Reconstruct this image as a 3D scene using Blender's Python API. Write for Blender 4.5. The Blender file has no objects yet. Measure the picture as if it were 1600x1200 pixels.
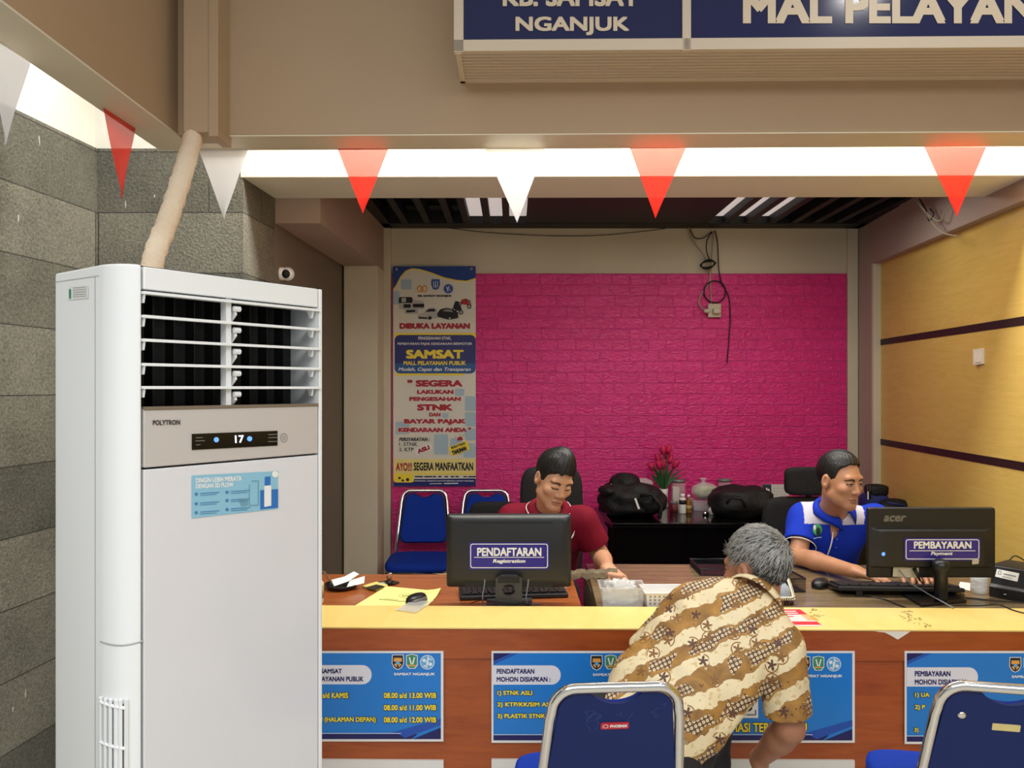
import bpy, bmesh, math, random
import numpy as np
from mathutils import Vector, Matrix
random.seed(7); np.random.seed(7)
S = bpy.context.scene; COL = S.collection
PI = math.pi
# ------------------------------------------------------------------ camera
F, CX, HY, CAMH = 1200.0, 800.0, 607.0, 1.57
cam = bpy.data.cameras.new('camera'); co = bpy.data.objects.new('camera', cam); COL.objects.link(co)
co.location = (0, 0, CAMH); co.rotation_euler = (PI/2, 0, 0)
cam.sensor_width = 36; cam.lens = 27.0; cam.shift_y = 7/1600; cam.clip_start = 0.05; cam.clip_end = 100
S.camera = co
S.view_settings.view_transform = 'Standard'; S.view_settings.look = 'None'
S.view_settings.gamma = 1; S.view_settings.use_curve_mapping = False
S.view_settings.exposure = 0.14
# ------------------------------------------------------------------ light
world = bpy.data.worlds.new('world'); S.world = world; world.use_nodes = True
bg = world.node_tree.nodes['Background']; bg.inputs[0].default_value = (0.92, 0.97, 1.0, 1); bg.inputs[1].default_value = 0.46
def area(name, loc, sx, sy, power, col=(1, 1, 1), target=None):
    l = bpy.data.lights.new(name, 'AREA'); l.shape = 'RECTANGLE'; l.size = sx; l.size_y = sy; l.energy = power; l.color = col
    o = bpy.data.objects.new(name, l); COL.objects.link(o); o.location = loc
    if target is not None:
        d = Vector(target) - Vector(loc); o.rotation_euler = d.to_track_quat('-Z', 'Y').to_euler()
    return o
# lamps hidden above the trough between the two beams
area('trough_lamp', (1.4, 3.22, 3.0), 5.0, 0.16, 95, (1.0, 0.98, 0.93))
area('trough_lamp', (-1.66, 1.9, 3.05), 0.2, 2.6, 15, (0.98, 0.99, 1.0))
# ceiling lights of the hall in front of the counter
area('hall_lamp', (0.3, -1.0, 3.3), 5.0, 2.2, 160, (0.99, 1.0, 1.0))
area('hall_lamp', (-1.2, 0.6, 3.3), 0.6, 0.6, 14, (0.97, 1.0, 1.0))
area('hall_downlight', (1.55, 1.65, 3.37), 0.16, 0.16, 5, (1.0, 0.97, 0.92))
# unseen fill light under the back-office ceiling, brightening the room
area('office_fill', (1.2, 4.15, 2.62), 1.6, 0.2, 11, (1.0, 0.97, 0.92))

# ------------------------------------------------------------------ helpers
def lin(c):
    return tuple(((v/255)/12.92 if v/255 <= 0.04045 else ((v/255+0.055)/1.055)**2.4) for v in c)
def V(*a): return Vector(a)
def P(px, py, Y):                       # the point seen at a pixel, at a depth
    return V((px-CX)/F*Y, Y, CAMH-(py-HY)/F*Y)
class Plane:
    def __init__(s, p, n): s.p = Vector(p); s.n = Vector(n).normalized()
    def hit(s, px, py, off=0.0):
        d = V((px-CX)/F, 1.0, -(py-HY)/F); o = V(0, 0, CAMH)
        t = (s.p-o).dot(s.n)/d.dot(s.n)
        q = o+d*t
        nn = s.n if s.n.dot(d) < 0 else -s.n
        return q+nn*off
def PZ(px, py, z): return Plane((0, 0, z), (0, 0, 1)).hit(px, py)
SK = 0.016                              # the counter and the beams run a degree off square to the view
def W(x, v, z): return V(x, v-SK*x, z)
def Wplane(v): return Plane((0, v, 0), (SK, 1, 0))

MATS = {}
def M(name, rgb, rough=0.5, metal=0.0, noise=None, bump=None, emit=0.0, spec=0.5, alpha=1.0, coat=0.0, stretch=(1, 1, 1), sheen=0.0, sss=0.0, coord='Object'):
    """noise=(scale, rgb2, contrast) mixes a second colour; bump=(scale, strength)"""
    if name in MATS: return MATS[name]
    m = bpy.data.materials.new(name); m.use_nodes = True; MATS[name] = m
    nt = m.node_tree; b = nt.nodes['Principled BSDF']
    c = lin(rgb)+(1,)
    b.inputs['Base Color'].default_value = c; b.inputs['Roughness'].default_value = rough; b.inputs['Metallic'].default_value = metal
    b.inputs['Specular IOR Level'].default_value = spec; b.inputs['Alpha'].default_value = alpha
    b.inputs['Coat Weight'].default_value = coat; b.inputs['Sheen Weight'].default_value = sheen
    if sss: b.inputs['Subsurface Weight'].default_value = sss; b.inputs['Subsurface Radius'].default_value = (0.012, 0.005, 0.003); b.inputs['Subsurface Scale'].default_value = 0.5
    if emit: b.inputs['Emission Color'].default_value = c; b.inputs['Emission Strength'].default_value = emit
    if noise or bump:
        tc = nt.nodes.new('ShaderNodeTexCoord'); mp = nt.nodes.new('ShaderNodeMapping'); mp.inputs['Scale'].default_value = stretch
        nt.links.new(tc.outputs[coord], mp.inputs[0])
    if noise:
        n = nt.nodes.new('ShaderNodeTexNoise'); n.inputs['Scale'].default_value = noise[0]; n.inputs['Detail'].default_value = 6
        nt.links.new(mp.outputs[0], n.inputs['Vector'])
        r = nt.nodes.new('ShaderNodeValToRGB'); k = noise[2]
        r.color_ramp.elements[0].position = 0.5-0.5*k; r.color_ramp.elements[1].position = 0.5+0.5*k
        r.color_ramp.elements[0].color = c; r.color_ramp.elements[1].color = lin(noise[1])+(1,)
        nt.links.new(n.outputs[0], r.inputs[0]); nt.links.new(r.outputs[0], b.inputs['Base Color'])
    if bump:
        n2 = nt.nodes.new('ShaderNodeTexNoise'); n2.inputs['Scale'].default_value = bump[0]; n2.inputs['Detail'].default_value = 5
        nt.links.new(mp.outputs[0], n2.inputs['Vector'])
        bp = nt.nodes.new('ShaderNodeBump'); bp.inputs['Strength'].default_value = bump[1]; bp.inputs['Distance'].default_value = 0.01
        nt.links.new(n2.outputs[0], bp.inputs['Height']); nt.links.new(bp.outputs[0], b.inputs['Normal'])
    return m
def nodes(m): return m.node_tree, m.node_tree.nodes['Principled BSDF']
def math_node(nt, op, a, b=None, c=None):
    n = nt.nodes.new('ShaderNodeMath'); n.operation = op
    for i, x in enumerate((a, b, c)):
        if x is None: continue
        if isinstance(x, (int, float)): n.inputs[i].default_value = x
        else: nt.links.new(x, n.inputs[i])
    return n.outputs[0]
def mix_col(nt, fac, a, b):
    n = nt.nodes.new('ShaderNodeMix'); n.data_type = 'RGBA'
    for idx, x in ((0, fac), (6, a), (7, b)):
        if isinstance(x, (int, float)): n.inputs[idx].default_value = x
        elif isinstance(x, tuple): n.inputs[idx].default_value = x
        else: nt.links.new(x, n.inputs[idx])
    return n.outputs[2]

ORI = {}
class MB:
    def __init__(s): s.v = []; s.f = []; s.m = []; s.mi = 0
    def add(s, vs, fs):
        o = len(s.v); s.v += [Vector(x) for x in vs]; s.f += [tuple(i+o for i in f) for f in fs]; s.m += [s.mi]*len(fs); return s
    def box(s, x0, x1, y0, y1, z0, z1, T=None):
        T = T or V
        vs = [T(x, y, z) for z in (z0, z1) for y in (y0, y1) for x in (x0, x1)]
        return s.add(vs, [(0, 2, 3, 1), (4, 5, 7, 6), (0, 1, 5, 4), (2, 6, 7, 3), (0, 4, 6, 2), (1, 3, 7, 5)])
    def obox(s, c, ax, ay, az):         # box at centre with half-axis vectors
        c, ax, ay, az = map(Vector, (c, ax, ay, az))
        vs = [c+ax*i+ay*j+az*k for k in (-1, 1) for j in (-1, 1) for i in (-1, 1)]
        return s.add(vs, [(0, 2, 3, 1), (4, 5, 7, 6), (0, 1, 5, 4), (2, 6, 7, 3), (0, 4, 6, 2), (1, 3, 7, 5)])
    def poly(s, pts): return s.add(pts, [tuple(range(len(pts)))])
    def prism(s, pts, d):               # polygon extruded by vector d
        n = len(pts); pts = [Vector(p) for p in pts]; d = Vector(d)
        return s.add(pts+[p+d for p in pts], [tuple(range(n))[::-1], tuple(range(n, 2*n))]+[(i, (i+1) % n, (i+1) % n+n, i+n) for i in range(n)])
    def tube(s, pts, r, n=8, closed=False, cap=True):
        pts = [Vector(p) for p in pts]; k = len(pts)
        rs = r if isinstance(r, (list, tuple)) else [r]*k
        vs = []; prev = None
        for i, p in enumerate(pts):
            if closed: t = pts[(i+1) % k]-pts[i-1]
            else: t = pts[min(i+1, k-1)]-pts[max(i-1, 0)]
            t.normalize()
            if prev is None:
                a = V(0, 0, 1) if abs(t.z) < 0.9 else V(1, 0, 0)
                u = t.cross(a).normalized()
            else:
                u = prev-t*prev.dot(t)
                u = u.normalized() if u.length > 1e-6 else t.orthogonal().normalized()
            prev = u; w = t.cross(u)
            for j in range(n):
                a = 2*PI*j/n; vs.append(p+(u*math.cos(a)+w*math.sin(a))*rs[i])
        fs = []
        for i in range(k if closed else k-1):
            for j in range(n):
                a, b = i*n+j, i*n+(j+1) % n; c, d = ((i+1) % k)*n+(j+1) % n, ((i+1) % k)*n+j
                fs.append((a, b, c, d))
        if cap and not closed: fs += [tuple(range(n))[::-1], tuple((k-1)*n+j for j in range(n))]
        return s.add(vs, fs)
    def lathe(s, prof, c, n=24, axis=(0, 0, 1)):   # prof: (radius, height)
        ax = Vector(axis).normalized(); u = ax.orthogonal().normalized(); w = ax.cross(u); c = Vector(c)
        vs = []; k = len(prof)
        for r, h in prof:
            for j in range(n):
                a = 2*PI*j/n; vs.append(c+ax*h+(u*math.cos(a)+w*math.sin(a))*r)
        fs = [(i*n+j, i*n+(j+1) % n, (i+1)*n+(j+1) % n, (i+1)*n+j) for i in range(k-1) for j in range(n)]
        if prof[0][0] > 1e-6: fs.append(tuple(range(n))[::-1])
        if prof[-1][0] > 1e-6: fs.append(tuple((k-1)*n+j for j in range(n)))
        return s.add(vs, fs)
    def sell(s, c, r, e=(1, 1), R=None, n=24, k=14, f=None):   # superellipsoid
        c = Vector(c); vs = []
        def pw(x, p): return math.copysign(abs(x)**p, x)
        for i in range(k+1):
            ph = -PI/2+PI*i/k
            for j in range(n):
                th = 2*PI*j/n
                p = V(r[0]*pw(math.cos(ph), e[0])*pw(math.cos(th), e[1]), r[1]*pw(math.cos(ph), e[0])*pw(math.sin(th), e[1]), r[2]*pw(math.sin(ph), e[0]))
                if f: p = f(p)
                vs.append(c+(R @ p if R else p))
        fs = [(i*n+j, i*n+(j+1) % n, (i+1)*n+(j+1) % n, (i+1)*n+j) for i in range(k) for j in range(n)]
        return s.add(vs, fs)
    def build(s, name, mats, parent=None, smooth=False, bevel=0.0, seg=2, sub=0, solid=0.0):
        mats = mats if isinstance(mats, (list, tuple)) else [mats]
        me = bpy.data.meshes.new(name); o0 = ORI.get(parent.as_pointer(), V(0, 0, 0)) if parent else V(0, 0, 0)
        me.from_pydata([tuple(p-o0) for p in s.v], [], s.f)
        for m in mats: me.materials.append(m)
        me.polygons.foreach_set('material_index', s.m)
        if smooth: me.polygons.foreach_set('use_smooth', [True]*len(me.polygons))
        bm = bmesh.new(); bm.from_mesh(me)
        bmesh.ops.remove_doubles(bm, verts=bm.verts, dist=1e-7)
        bmesh.ops.recalc_face_normals(bm, faces=bm.faces); bm.to_mesh(me); bm.free()
        o = bpy.data.objects.new(name, me); COL.objects.link(o)
        if parent: o.parent = parent
        ORI[o.as_pointer()] = o0
        if bevel:
            b = o.modifiers.new('bevel', 'BEVEL'); b.width = bevel; b.segments = seg; b.limit_method = 'ANGLE'; b.angle_limit = 0.6
            if not smooth:
                me.polygons.foreach_set('use_smooth', [True]*len(me.polygons))
                b.harden_normals = True
        if solid: q = o.modifiers.new('solid', 'SOLIDIFY'); q.thickness = solid; q.offset = 0
        if sub: q = o.modifiers.new('sub', 'SUBSURF'); q.levels = sub; q.render_levels = sub
        return o
def tag(o, label, cat, group=None):
    o['label'] = label; o['category'] = cat
    if group: o['group'] = group
    return o
def thing(name, label, cat, loc=(0, 0, 0), group=None):
    o = bpy.data.objects.new(name, None); COL.objects.link(o); o.location = loc; o.empty_display_size = 0.1
    ORI[o.as_pointer()] = Vector(loc); return tag(o, label, cat, group)
def struct(o): o['kind'] = 'structure'; return o
def dup(root, loc, rot=None):
    r = root.copy(); COL.objects.link(r); r.location = loc
    if rot is not None: r.rotation_euler = (0, 0, rot)
    for ch in list(root.children):
        c = ch.copy(); COL.objects.link(c); c.parent = r
        for g in list(ch.children):
            d = g.copy(); COL.objects.link(d); d.parent = c
    return r
# ---- lettering
_tc = {}
def text_geo(s, bold=0.0, shear=0.0):
    key = (s, bold, shear)
    if key in _tc: return _tc[key]
    cu = bpy.data.curves.new('t', 'FONT'); cu.body = s; cu.offset = bold; cu.shear = shear; cu.resolution_u = 3; cu.size = 1
    o = bpy.data.objects.new('t', cu); COL.objects.link(o)
    dg = bpy.context.evaluated_depsgraph_get(); me = bpy.data.meshes.new_from_object(o.evaluated_get(dg))
    vs = [(v.co.x, v.co.y) for v in me.vertices]; fs = [tuple(p.vertices) for p in me.polygons]
    bpy.data.objects.remove(o); bpy.data.curves.remove(cu); bpy.data.meshes.remove(me)
    xs = [v[0] for v in vs]; ys = [v[1] for v in vs]
    r = (vs, fs, min(xs), max(xs), min(ys), max(ys)); _tc[key] = r; return r
def letter(mb, s, x0, y0, x1, y1, mp, off, bold=0.02, shear=0.0, ref=None, ang=0.0):
    """fit string s to the box (x0,y0 top-left, x1,y1 bottom-right); mp(x, y, off) gives the point. ref: string whose box is fitted instead"""
    vs, fs, a, b, c, d = text_geo(s, 0, shear)
    if ref: _, _, a, b, c, d = text_geo(ref, 0, shear)
    mx, my = (x0+x1)/2, (y0+y1)/2; ca, sa = math.cos(ang), math.sin(ang); r = bold*1.5; n = 8 if bold > 0.045 else 4
    sx, sy = (x1-x0)/(b-a+2*r), (y1-y0)/(d-c+2*r)
    for k in range(n+1 if bold > 0 else 1):
        ox, oy = (0, 0) if k == n or bold == 0 else (r*math.cos(2*PI*k/n+PI/4), r*math.sin(2*PI*k/n+PI/4))
        out = []
        for vx, vy in vs:
            x = x0+(vx+ox-a+r)*sx; y = y1-(vy+oy-c+r)*sy
            if ang: dx, dy = x-mx, y-my; x, y = mx+dx*ca-dy*sa, my+dx*sa+dy*ca
            out.append(mp(x, y, off+k*0.00004))
        mb.add(out, fs)
def rrect(x0, y0, x1, y1, r, n=6, corners=(1, 1, 1, 1)):   # tl tr br bl
    pts = []
    for (cx, cy, a0, on) in ((x0+r, y0+r, PI, corners[0]), (x1-r, y0+r, 1.5*PI, corners[1]), (x1-r, y1-r, 0, corners[2]), (x0+r, y1-r, PI/2, corners[3])):
        if on:
            for i in range(n+1):
                a = a0+PI/2*i/n; pts.append((cx+r*math.cos(a), cy+r*math.sin(a)))
        else: pts.append((cx+(r if cx > (x0+x1)/2 else -r), cy+(r if cy > (y0+y1)/2 else -r)))
    return pts
def shape(mb, pts, mp, off): mb.poly([mp(x, y, off) for x, y in pts])
def ring(mb, outer, inner, mp, off):
    n = len(outer); a = [mp(x, y, off) for x, y in outer]; b = [mp(x, y, off) for x, y in inner]
    mb.add(a+b, [(i, (i+1) % n, (i+1) % n+n, i+n) for i in range(n)])
def disc(cx, cy, rx, ry=None, n=20): return [(cx+rx*math.cos(2*PI*i/n), cy+(ry or rx)*math.sin(2*PI*i/n)) for i in range(n)]
def stroke(mb, pts, w, mp, off):
    for (xa, ya), (xb, yb) in zip(pts, pts[1:]):
        L = math.hypot(xb-xa, yb-ya) or 1; nx, ny = -(yb-ya)/L*w/2, (xb-xa)/L*w/2
        shape(mb, [(xa+nx, ya+ny), (xb+nx, yb+ny), (xb-nx, yb-ny), (xa-nx, ya-ny)], mp, off)
class Print:
    """flat print on a plane: one child mesh per ink"""
    def __init__(s, mp, parent): s.mp = mp; s.parent = parent; s.inks = {}; s.order = []; s.built = {}
    def ink(s, name, mat, par=None):
        k = name
        if k not in s.inks: s.inks[k] = (MB(), mat, par); s.order.append(k)
        return s.inks[k][0]
    def done(s):
        for k in s.order:
            par = s.inks[k][2]; par = s.built[par] if isinstance(par, str) else (par or s.parent)
            s.built[k] = s.inks[k][0].build(k, s.inks[k][1], par)

# ------------------------------------------------------------------ setting
YB = 5.4
m_plaster = M('cream_plaster', (214, 206, 184), 0.75, noise=(3, (206, 196, 172), 0.7), bump=(60, 0.06))
m_white = M('white_plaster', (226, 224, 214), 0.7, bump=(50, 0.05))
m_tan = M('tan_paint', (180, 152, 120), 0.5, noise=(2.0, (171, 144, 112), 0.8), bump=(40, 0.05))
m_soffit = M('soffit_paint', (226, 218, 196), 0.45, noise=(4, (218, 208, 184), 0.7))
m_lintel = M('white_lintel_paint', (232, 230, 216), 0.6, noise=(3, (226, 222, 206), 0.7))
m_taupe = M('taupe_wall', (122, 112, 98), 0.7, noise=(2, (112, 102, 90), 0.8))
m_mauve = M('mauve_beam_paint', (176, 156, 142), 0.7, noise=(3, (166, 146, 134), 0.8))
m_black = M('black_steel', (14, 15, 18), 0.55)
m_pane = M('skylight_pane', (214, 204, 198), 0.4, emit=0.62)
m_roof = M('grey_roof_sheet', (66, 64, 64), 0.6)
m_floor = M('floor_tile', (196, 190, 178), 0.25, noise=(3, (186, 180, 168), 0.6))
def stone_mat():
    m = M('andesite_stone', (118, 118, 104), 0.8)
    nt, b = nodes(m); tc = nt.nodes.new('ShaderNodeTexCoord')
    sx = nt.nodes.new('ShaderNodeSeparateXYZ'); nt.links.new(tc.outputs['Object'], sx.inputs[0])
    hx = math_node(nt, 'ADD', sx.outputs[0], math_node(nt, 'MULTIPLY', sx.outputs[1], -0.83))
    cb = nt.nodes.new('ShaderNodeCombineXYZ'); nt.links.new(hx, cb.inputs[0]); nt.links.new(math_node(nt, 'ADD', sx.outputs[2], -0.193), cb.inputs[1])
    br = nt.nodes.new('ShaderNodeTexBrick'); nt.links.new(cb.outputs[0], br.inputs['Vector'])
    br.inputs['Scale'].default_value = 1; br.inputs['Brick Width'].default_value = 0.78; br.inputs['Row Height'].default_value = 0.27
    br.inputs['Mortar Size'].default_value = 0.0026; br.inputs['Mortar Smooth'].default_value = 0.1; br.offset = 0.37
    br.inputs['Color1'].default_value = lin((128, 126, 112))+(1,); br.inputs['Color2'].default_value = lin((88, 88, 78))+(1,); br.inputs['Mortar'].default_value = lin((62, 61, 54))+(1,)
    n = nt.nodes.new('ShaderNodeTexNoise'); n.inputs['Scale'].default_value = 90; n.inputs['Detail'].default_value = 6; nt.links.new(tc.outputs['Object'], n.inputs['Vector'])
    n3 = nt.nodes.new('ShaderNodeTexNoise'); n3.inputs['Scale'].default_value = 4; n3.inputs['Detail'].default_value = 4; nt.links.new(tc.outputs['Object'], n3.inputs['Vector'])
    f = math_node(nt, 'ADD', math_node(nt, 'MULTIPLY', n.outputs[0], 1.5), math_node(nt, 'MULTIPLY', n3.outputs[0], 0.9))
    f = math_node(nt, 'ADD', f, -0.25)
    mx = nt.nodes.new('ShaderNodeMix'); mx.data_type = 'RGBA'; mx.blend_type = 'MULTIPLY'; mx.inputs[0].default_value = 1
    nt.links.new(br.outputs[0], mx.inputs[6]); nt.links.new(f, mx.inputs[7])
    # pale scrapes
    v = nt.nodes.new('ShaderNodeTexNoise'); v.inputs['Scale'].default_value = 26; v.inputs['Detail'].default_value = 1
    mp = nt.nodes.new('ShaderNodeMapping'); mp.inputs['Scale'].default_value = (1, 1, 0.25); nt.links.new(tc.outputs['Object'], mp.inputs[0]); nt.links.new(mp.outputs[0], v.inputs['Vector'])
    sc = math_node(nt, 'GREATER_THAN', v.outputs[0], 0.79)
    nt.links.new(mix_col(nt, sc, mx.outputs[2], lin((190, 188, 176))+(1,)), b.inputs['Base Color'])
    bp = nt.nodes.new('ShaderNodeBump'); bp.inputs['Strength'].default_value = 0.7; bp.inputs['Distance'].default_value = 0.008
    h = math_node(nt, 'SUBTRACT', n.outputs[0], br.outputs['Fac']); nt.links.new(h, bp.inputs['Height']); nt.links.new(bp.outputs[0], b.inputs['Normal'])
    return m
m_stone = stone_mat()
def foam_mat():
    m = M('pink_foam_brick', (228, 44, 134), 0.34)
    nt, b = nodes(m); tc = nt.nodes.new('ShaderNodeTexCoord')
    sx = nt.nodes.new('ShaderNodeSeparateXYZ'); nt.links.new(tc.outputs['Object'], sx.inputs[0])
    cb = nt.nodes.new('ShaderNodeCombineXYZ'); nt.links.new(sx.outputs[0], cb.inputs[0]); nt.links.new(sx.outputs[2], cb.inputs[1])
    br = nt.nodes.new('ShaderNodeTexBrick'); nt.links.new(cb.outputs[0], br.inputs['Vector'])
    br.inputs['Scale'].default_value = 1; br.inputs['Brick Width'].default_value = 0.205; br.inputs['Row Height'].default_value = 0.0765
    br.inputs['Mortar Size'].default_value = 0.0042; br.inputs['Mortar Smooth'].default_value = 0.6; br.offset = 0.5; br.squash = 0.62; br.squash_frequency = 3
    br.inputs['Color1'].default_value = lin((228, 42, 134))+(1,); br.inputs['Color2'].default_value = lin((218, 38, 126))+(1,); br.inputs['Mortar'].default_value = lin((236, 64, 150))+(1,)  # grooves coloured paler, the way shading lightens them
    nt.links.new(br.outputs[0], b.inputs['Base Color'])
    n = nt.nodes.new('ShaderNodeTexNoise'); n.inputs['Scale'].default_value = 22; n.inputs['Detail'].default_value = 3; n.inputs['Distortion'].default_value = 1.2
    mp = nt.nodes.new('ShaderNodeMapping'); mp.inputs['Scale'].default_value = (1, 1, 2.2); nt.links.new(tc.outputs['Object'], mp.inputs[0]); nt.links.new(mp.outputs[0], n.inputs['Vector'])
    h = math_node(nt, 'SUBTRACT', math_node(nt, 'MULTIPLY', n.outputs[0], 0.8), math_node(nt, 'MULTIPLY', br.outputs['Fac'], 1.0))
    bp = nt.nodes.new('ShaderNodeBump'); bp.inputs['Strength'].default_value = 0.75; bp.inputs['Distance'].default_value = 0.016
    nt.links.new(h, bp.inputs['Height']); nt.links.new(bp.outputs[0], b.inputs['Normal'])
    return m
m_foam = foam_mat()
def grain(name, c1, c2, rough, axis='X', sc=(1.2, 14, 14), coat=0.0):
    m = M(name, c1, rough, coat=coat); nt, b = nodes(m)
    tc = nt.nodes.new('ShaderNodeTexCoord'); mp = nt.nodes.new('ShaderNodeMapping'); mp.inputs['Scale'].default_value = sc; nt.links.new(tc.outputs['Object'], mp.inputs[0])
    n = nt.nodes.new('ShaderNodeTexNoise'); n.inputs['Scale'].default_value = 3; n.inputs['Detail'].default_value = 7; n.inputs['Roughness'].default_value = 0.65; n.inputs['Distortion'].default_value = 0.8
    nt.links.new(mp.outputs[0], n.inputs['Vector'])
    r = nt.nodes.new('ShaderNodeValToRGB'); r.color_ramp.elements[0].position = 0.3; r.color_ramp.elements[1].position = 0.72
    r.color_ramp.elements[0].color = lin(c1)+(1,); r.color_ramp.elements[1].color = lin(c2)+(1,)
    nt.links.new(n.outputs[0], r.inputs[0]); nt.links.new(r.outputs[0], b.inputs['Base Color'])
    return m
m_yellow = grain('yellow_wood_panel', (222, 190, 104), (208, 174, 84), 0.38, sc=(1.4, 1.4, 12))
m_ledge = grain('yellow_laminate', (236, 208, 130), (226, 194, 110), 0.3, sc=(2.2, 1.0, 9))
m_cherry = grain('cherry_wood', (172, 86, 38), (142, 64, 26), 0.32, sc=(1.5, 6, 10))
m_orange_wood = grain('orange_wood_desk', (166, 92, 46), (136, 70, 34), 0.22, sc=(1.4, 12, 12))
m_grey_wood = grain('grey_brown_wood_desk', (132, 112, 82), (98, 82, 60), 0.2, sc=(0.8, 12, 12))

struct(MB().box(-4.5, 5.5, -3.0, 7.0, -0.1, 0.0).build('floor', m_floor))
# back wall, its pilasters and the pink cladding
struct(MB().box(-2.2, 3.2, YB, YB+0.15, 0, 3.1).build('wall_back', m_plaster))
def xat(px, y): return (px-CX)/F*y
PT = 2.375
struct(MB().box(xat(613, YB), xat(1321, YB), YB-0.02, YB, 0.0, PT).build('trim_pink_foam_cladding', m_foam))
struct(MB().box(xat(613, YB)-0.07, xat(613, YB)-0.005, YB-0.05, YB, 0, 2.69).build('trim_left_strip', m_plaster, bevel=0.004))
struct(MB().box(xat(1322, YB), xat(1338, YB), YB-0.03, YB, 0, 2.69).build('trim_right_strip', m_plaster, bevel=0.004))
# left: column, beam above, side wall
CZ = 2.695
colx0, colx1 = xat(537, 5.1), xat(590, 5.1)
struct(MB().box(colx0, colx1, 5.1, YB, 0, 2.386).build('column', m_plaster, bevel=0.004))
struct(MB().add([V(-1.168, 3.79, 2.386), V(colx0, YB, 2.386), V(colx1, YB, 2.386), V(-0.945, 3.79, 2.386), V(-1.168, 3.79, 3.0), V(colx0, YB, 3.0), V(colx1, YB, 3.0), V(-0.945, 3.79, 3.0)],
    [(0, 3, 2, 1), (4, 5, 6, 7), (0, 1, 5, 4), (1, 2, 6, 5), (2, 3, 7, 6), (3, 0, 4, 7)]).build('beam', m_mauve))
struct(MB().add([V(-1.168, 3.78, 0), V(colx0-0.004, YB, 0), V(colx0-0.15, YB, 0), V(-1.32, 3.78, 0), V(-1.168, 3.78, 3), V(colx0-0.004, YB, 3), V(colx0-0.15, YB, 3), V(-1.32, 3.78, 3)],
    [(0, 3, 2, 1), (4, 5, 6, 7), (0, 1, 5, 4), (1, 2, 6, 5), (2, 3, 7, 6), (3, 0, 4, 7)]).build('wall_left', m_taupe))
# stone pillar and the stone-clad wall on the left
sx0, sx1, SY = -1.847, -1.197, 3.42
ST = CAMH+375*SY/F
struct(MB().add([V(sx0-0.3, SY, 0), V(sx1, SY, 0), V(-1.168, 3.79, 0), V(sx0-0.3, 3.79, 0), V(sx0-0.3, SY, ST), V(sx1, SY, ST), V(-1.168, 3.79, ST), V(sx0-0.3, 3.79, ST)],
    [(0, 1, 5, 4), (1, 2, 6, 5), (2, 3, 7, 6), (3, 0, 4, 7), (4, 5, 6, 7)]).build('column_stone', m_stone))
wl = (sx0-0.107*(SY-0.0), 0.0)
struct(MB().add([V(wl[0], 0, 0), V(sx0, SY+0.01, 0), V(sx0-0.25, SY+0.01, 0), V(wl[0]-0.25, 0, 0), V(wl[0], 0, ST), V(sx0, SY+0.01, ST), V(sx0-0.25, SY+0.01, ST), V(wl[0]-0.25, 0, ST)],
    [(0, 1, 5, 4), (1, 2, 6, 5), (2, 3, 7, 6), (3, 0, 4, 7), (4, 5, 6, 7)]).build('wall_stone_left', m_stone))
q = 0.02
struct(MB().add([V(wl[0]-q, 0, ST), V(sx0-q, SY+q, ST), V(sx0-0.25, SY+q, ST), V(wl[0]-0.25, 0, ST), V(wl[0]-q, 0, 3.4), V(sx0-q, SY+q, 3.4), V(sx0-0.25, SY+q, 3.4), V(wl[0]-0.25, 0, 3.4)],
    [(0, 1, 5, 4), (1, 2, 6, 5), (2, 3, 7, 6), (3, 0, 4, 7)]).build('wall_plaster_left', m_white))
struct(MB().box(sx0-q, sx1-0.0, SY+q, 3.79, ST, 3.1).build('wall_plaster_pillar', m_white))
# beams of the front
BZ = 2.508
struct(MB().box(-1.22, 4.2, 2.83, 3.0, BZ, 3.8, W).build('beam', [m_tan], bevel=0.006))
struct(MB().box(-1.22, 4.2, 2.832, 2.998, BZ-0.003, BZ+0.004, W).build('trim_soffit', m_soffit))
struct(MB().box(-1.385, -1.235, -0.3, 2.98, BZ, 3.8).build('beam', m_tan, bevel=0.006))
struct(MB().box(-1.383, -1.236, -0.3, 3.018, BZ-0.003, BZ+0.004).build('trim_soffit', m_soffit))
struct(MB().box(-1.36, -1.19, 2.84, 3.018, BZ, 3.8).build('beam', m_tan))
struct(MB().box(sx1-0.012, 4.2, SY-0.005, 3.79, CAMH+329*SY/F, 3.1, lambda x, y, z: V(x, y-SK*(x+1.2)*0.5, z)).build('beam', m_lintel, bevel=0.004))
struct(MB().box(-1.9, 4.2, 2.9, 3.8, 3.1, 3.2).build('ceiling_trough', m_white))
struct(MB().box(-2.4, -1.3, -0.3, 3.5, 3.1, 3.2).build('ceiling_corridor', m_white))
# duct casing where the two front beams meet
dx0, dx1 = xat(286, 2.74), xat(336, 2.74)
struct(MB().box(dx0, dx1, 2.74, 2.87, BZ-0.06+0.036, 3.8).build('trim_duct_casing', m_tan, bevel=0.004))
struct(MB().box(dx1-0.022, dx1+0.012, 2.735, 2.87, BZ-0.04, 3.8).build('trim_duct_edge', m_tan, bevel=0.003))
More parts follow.
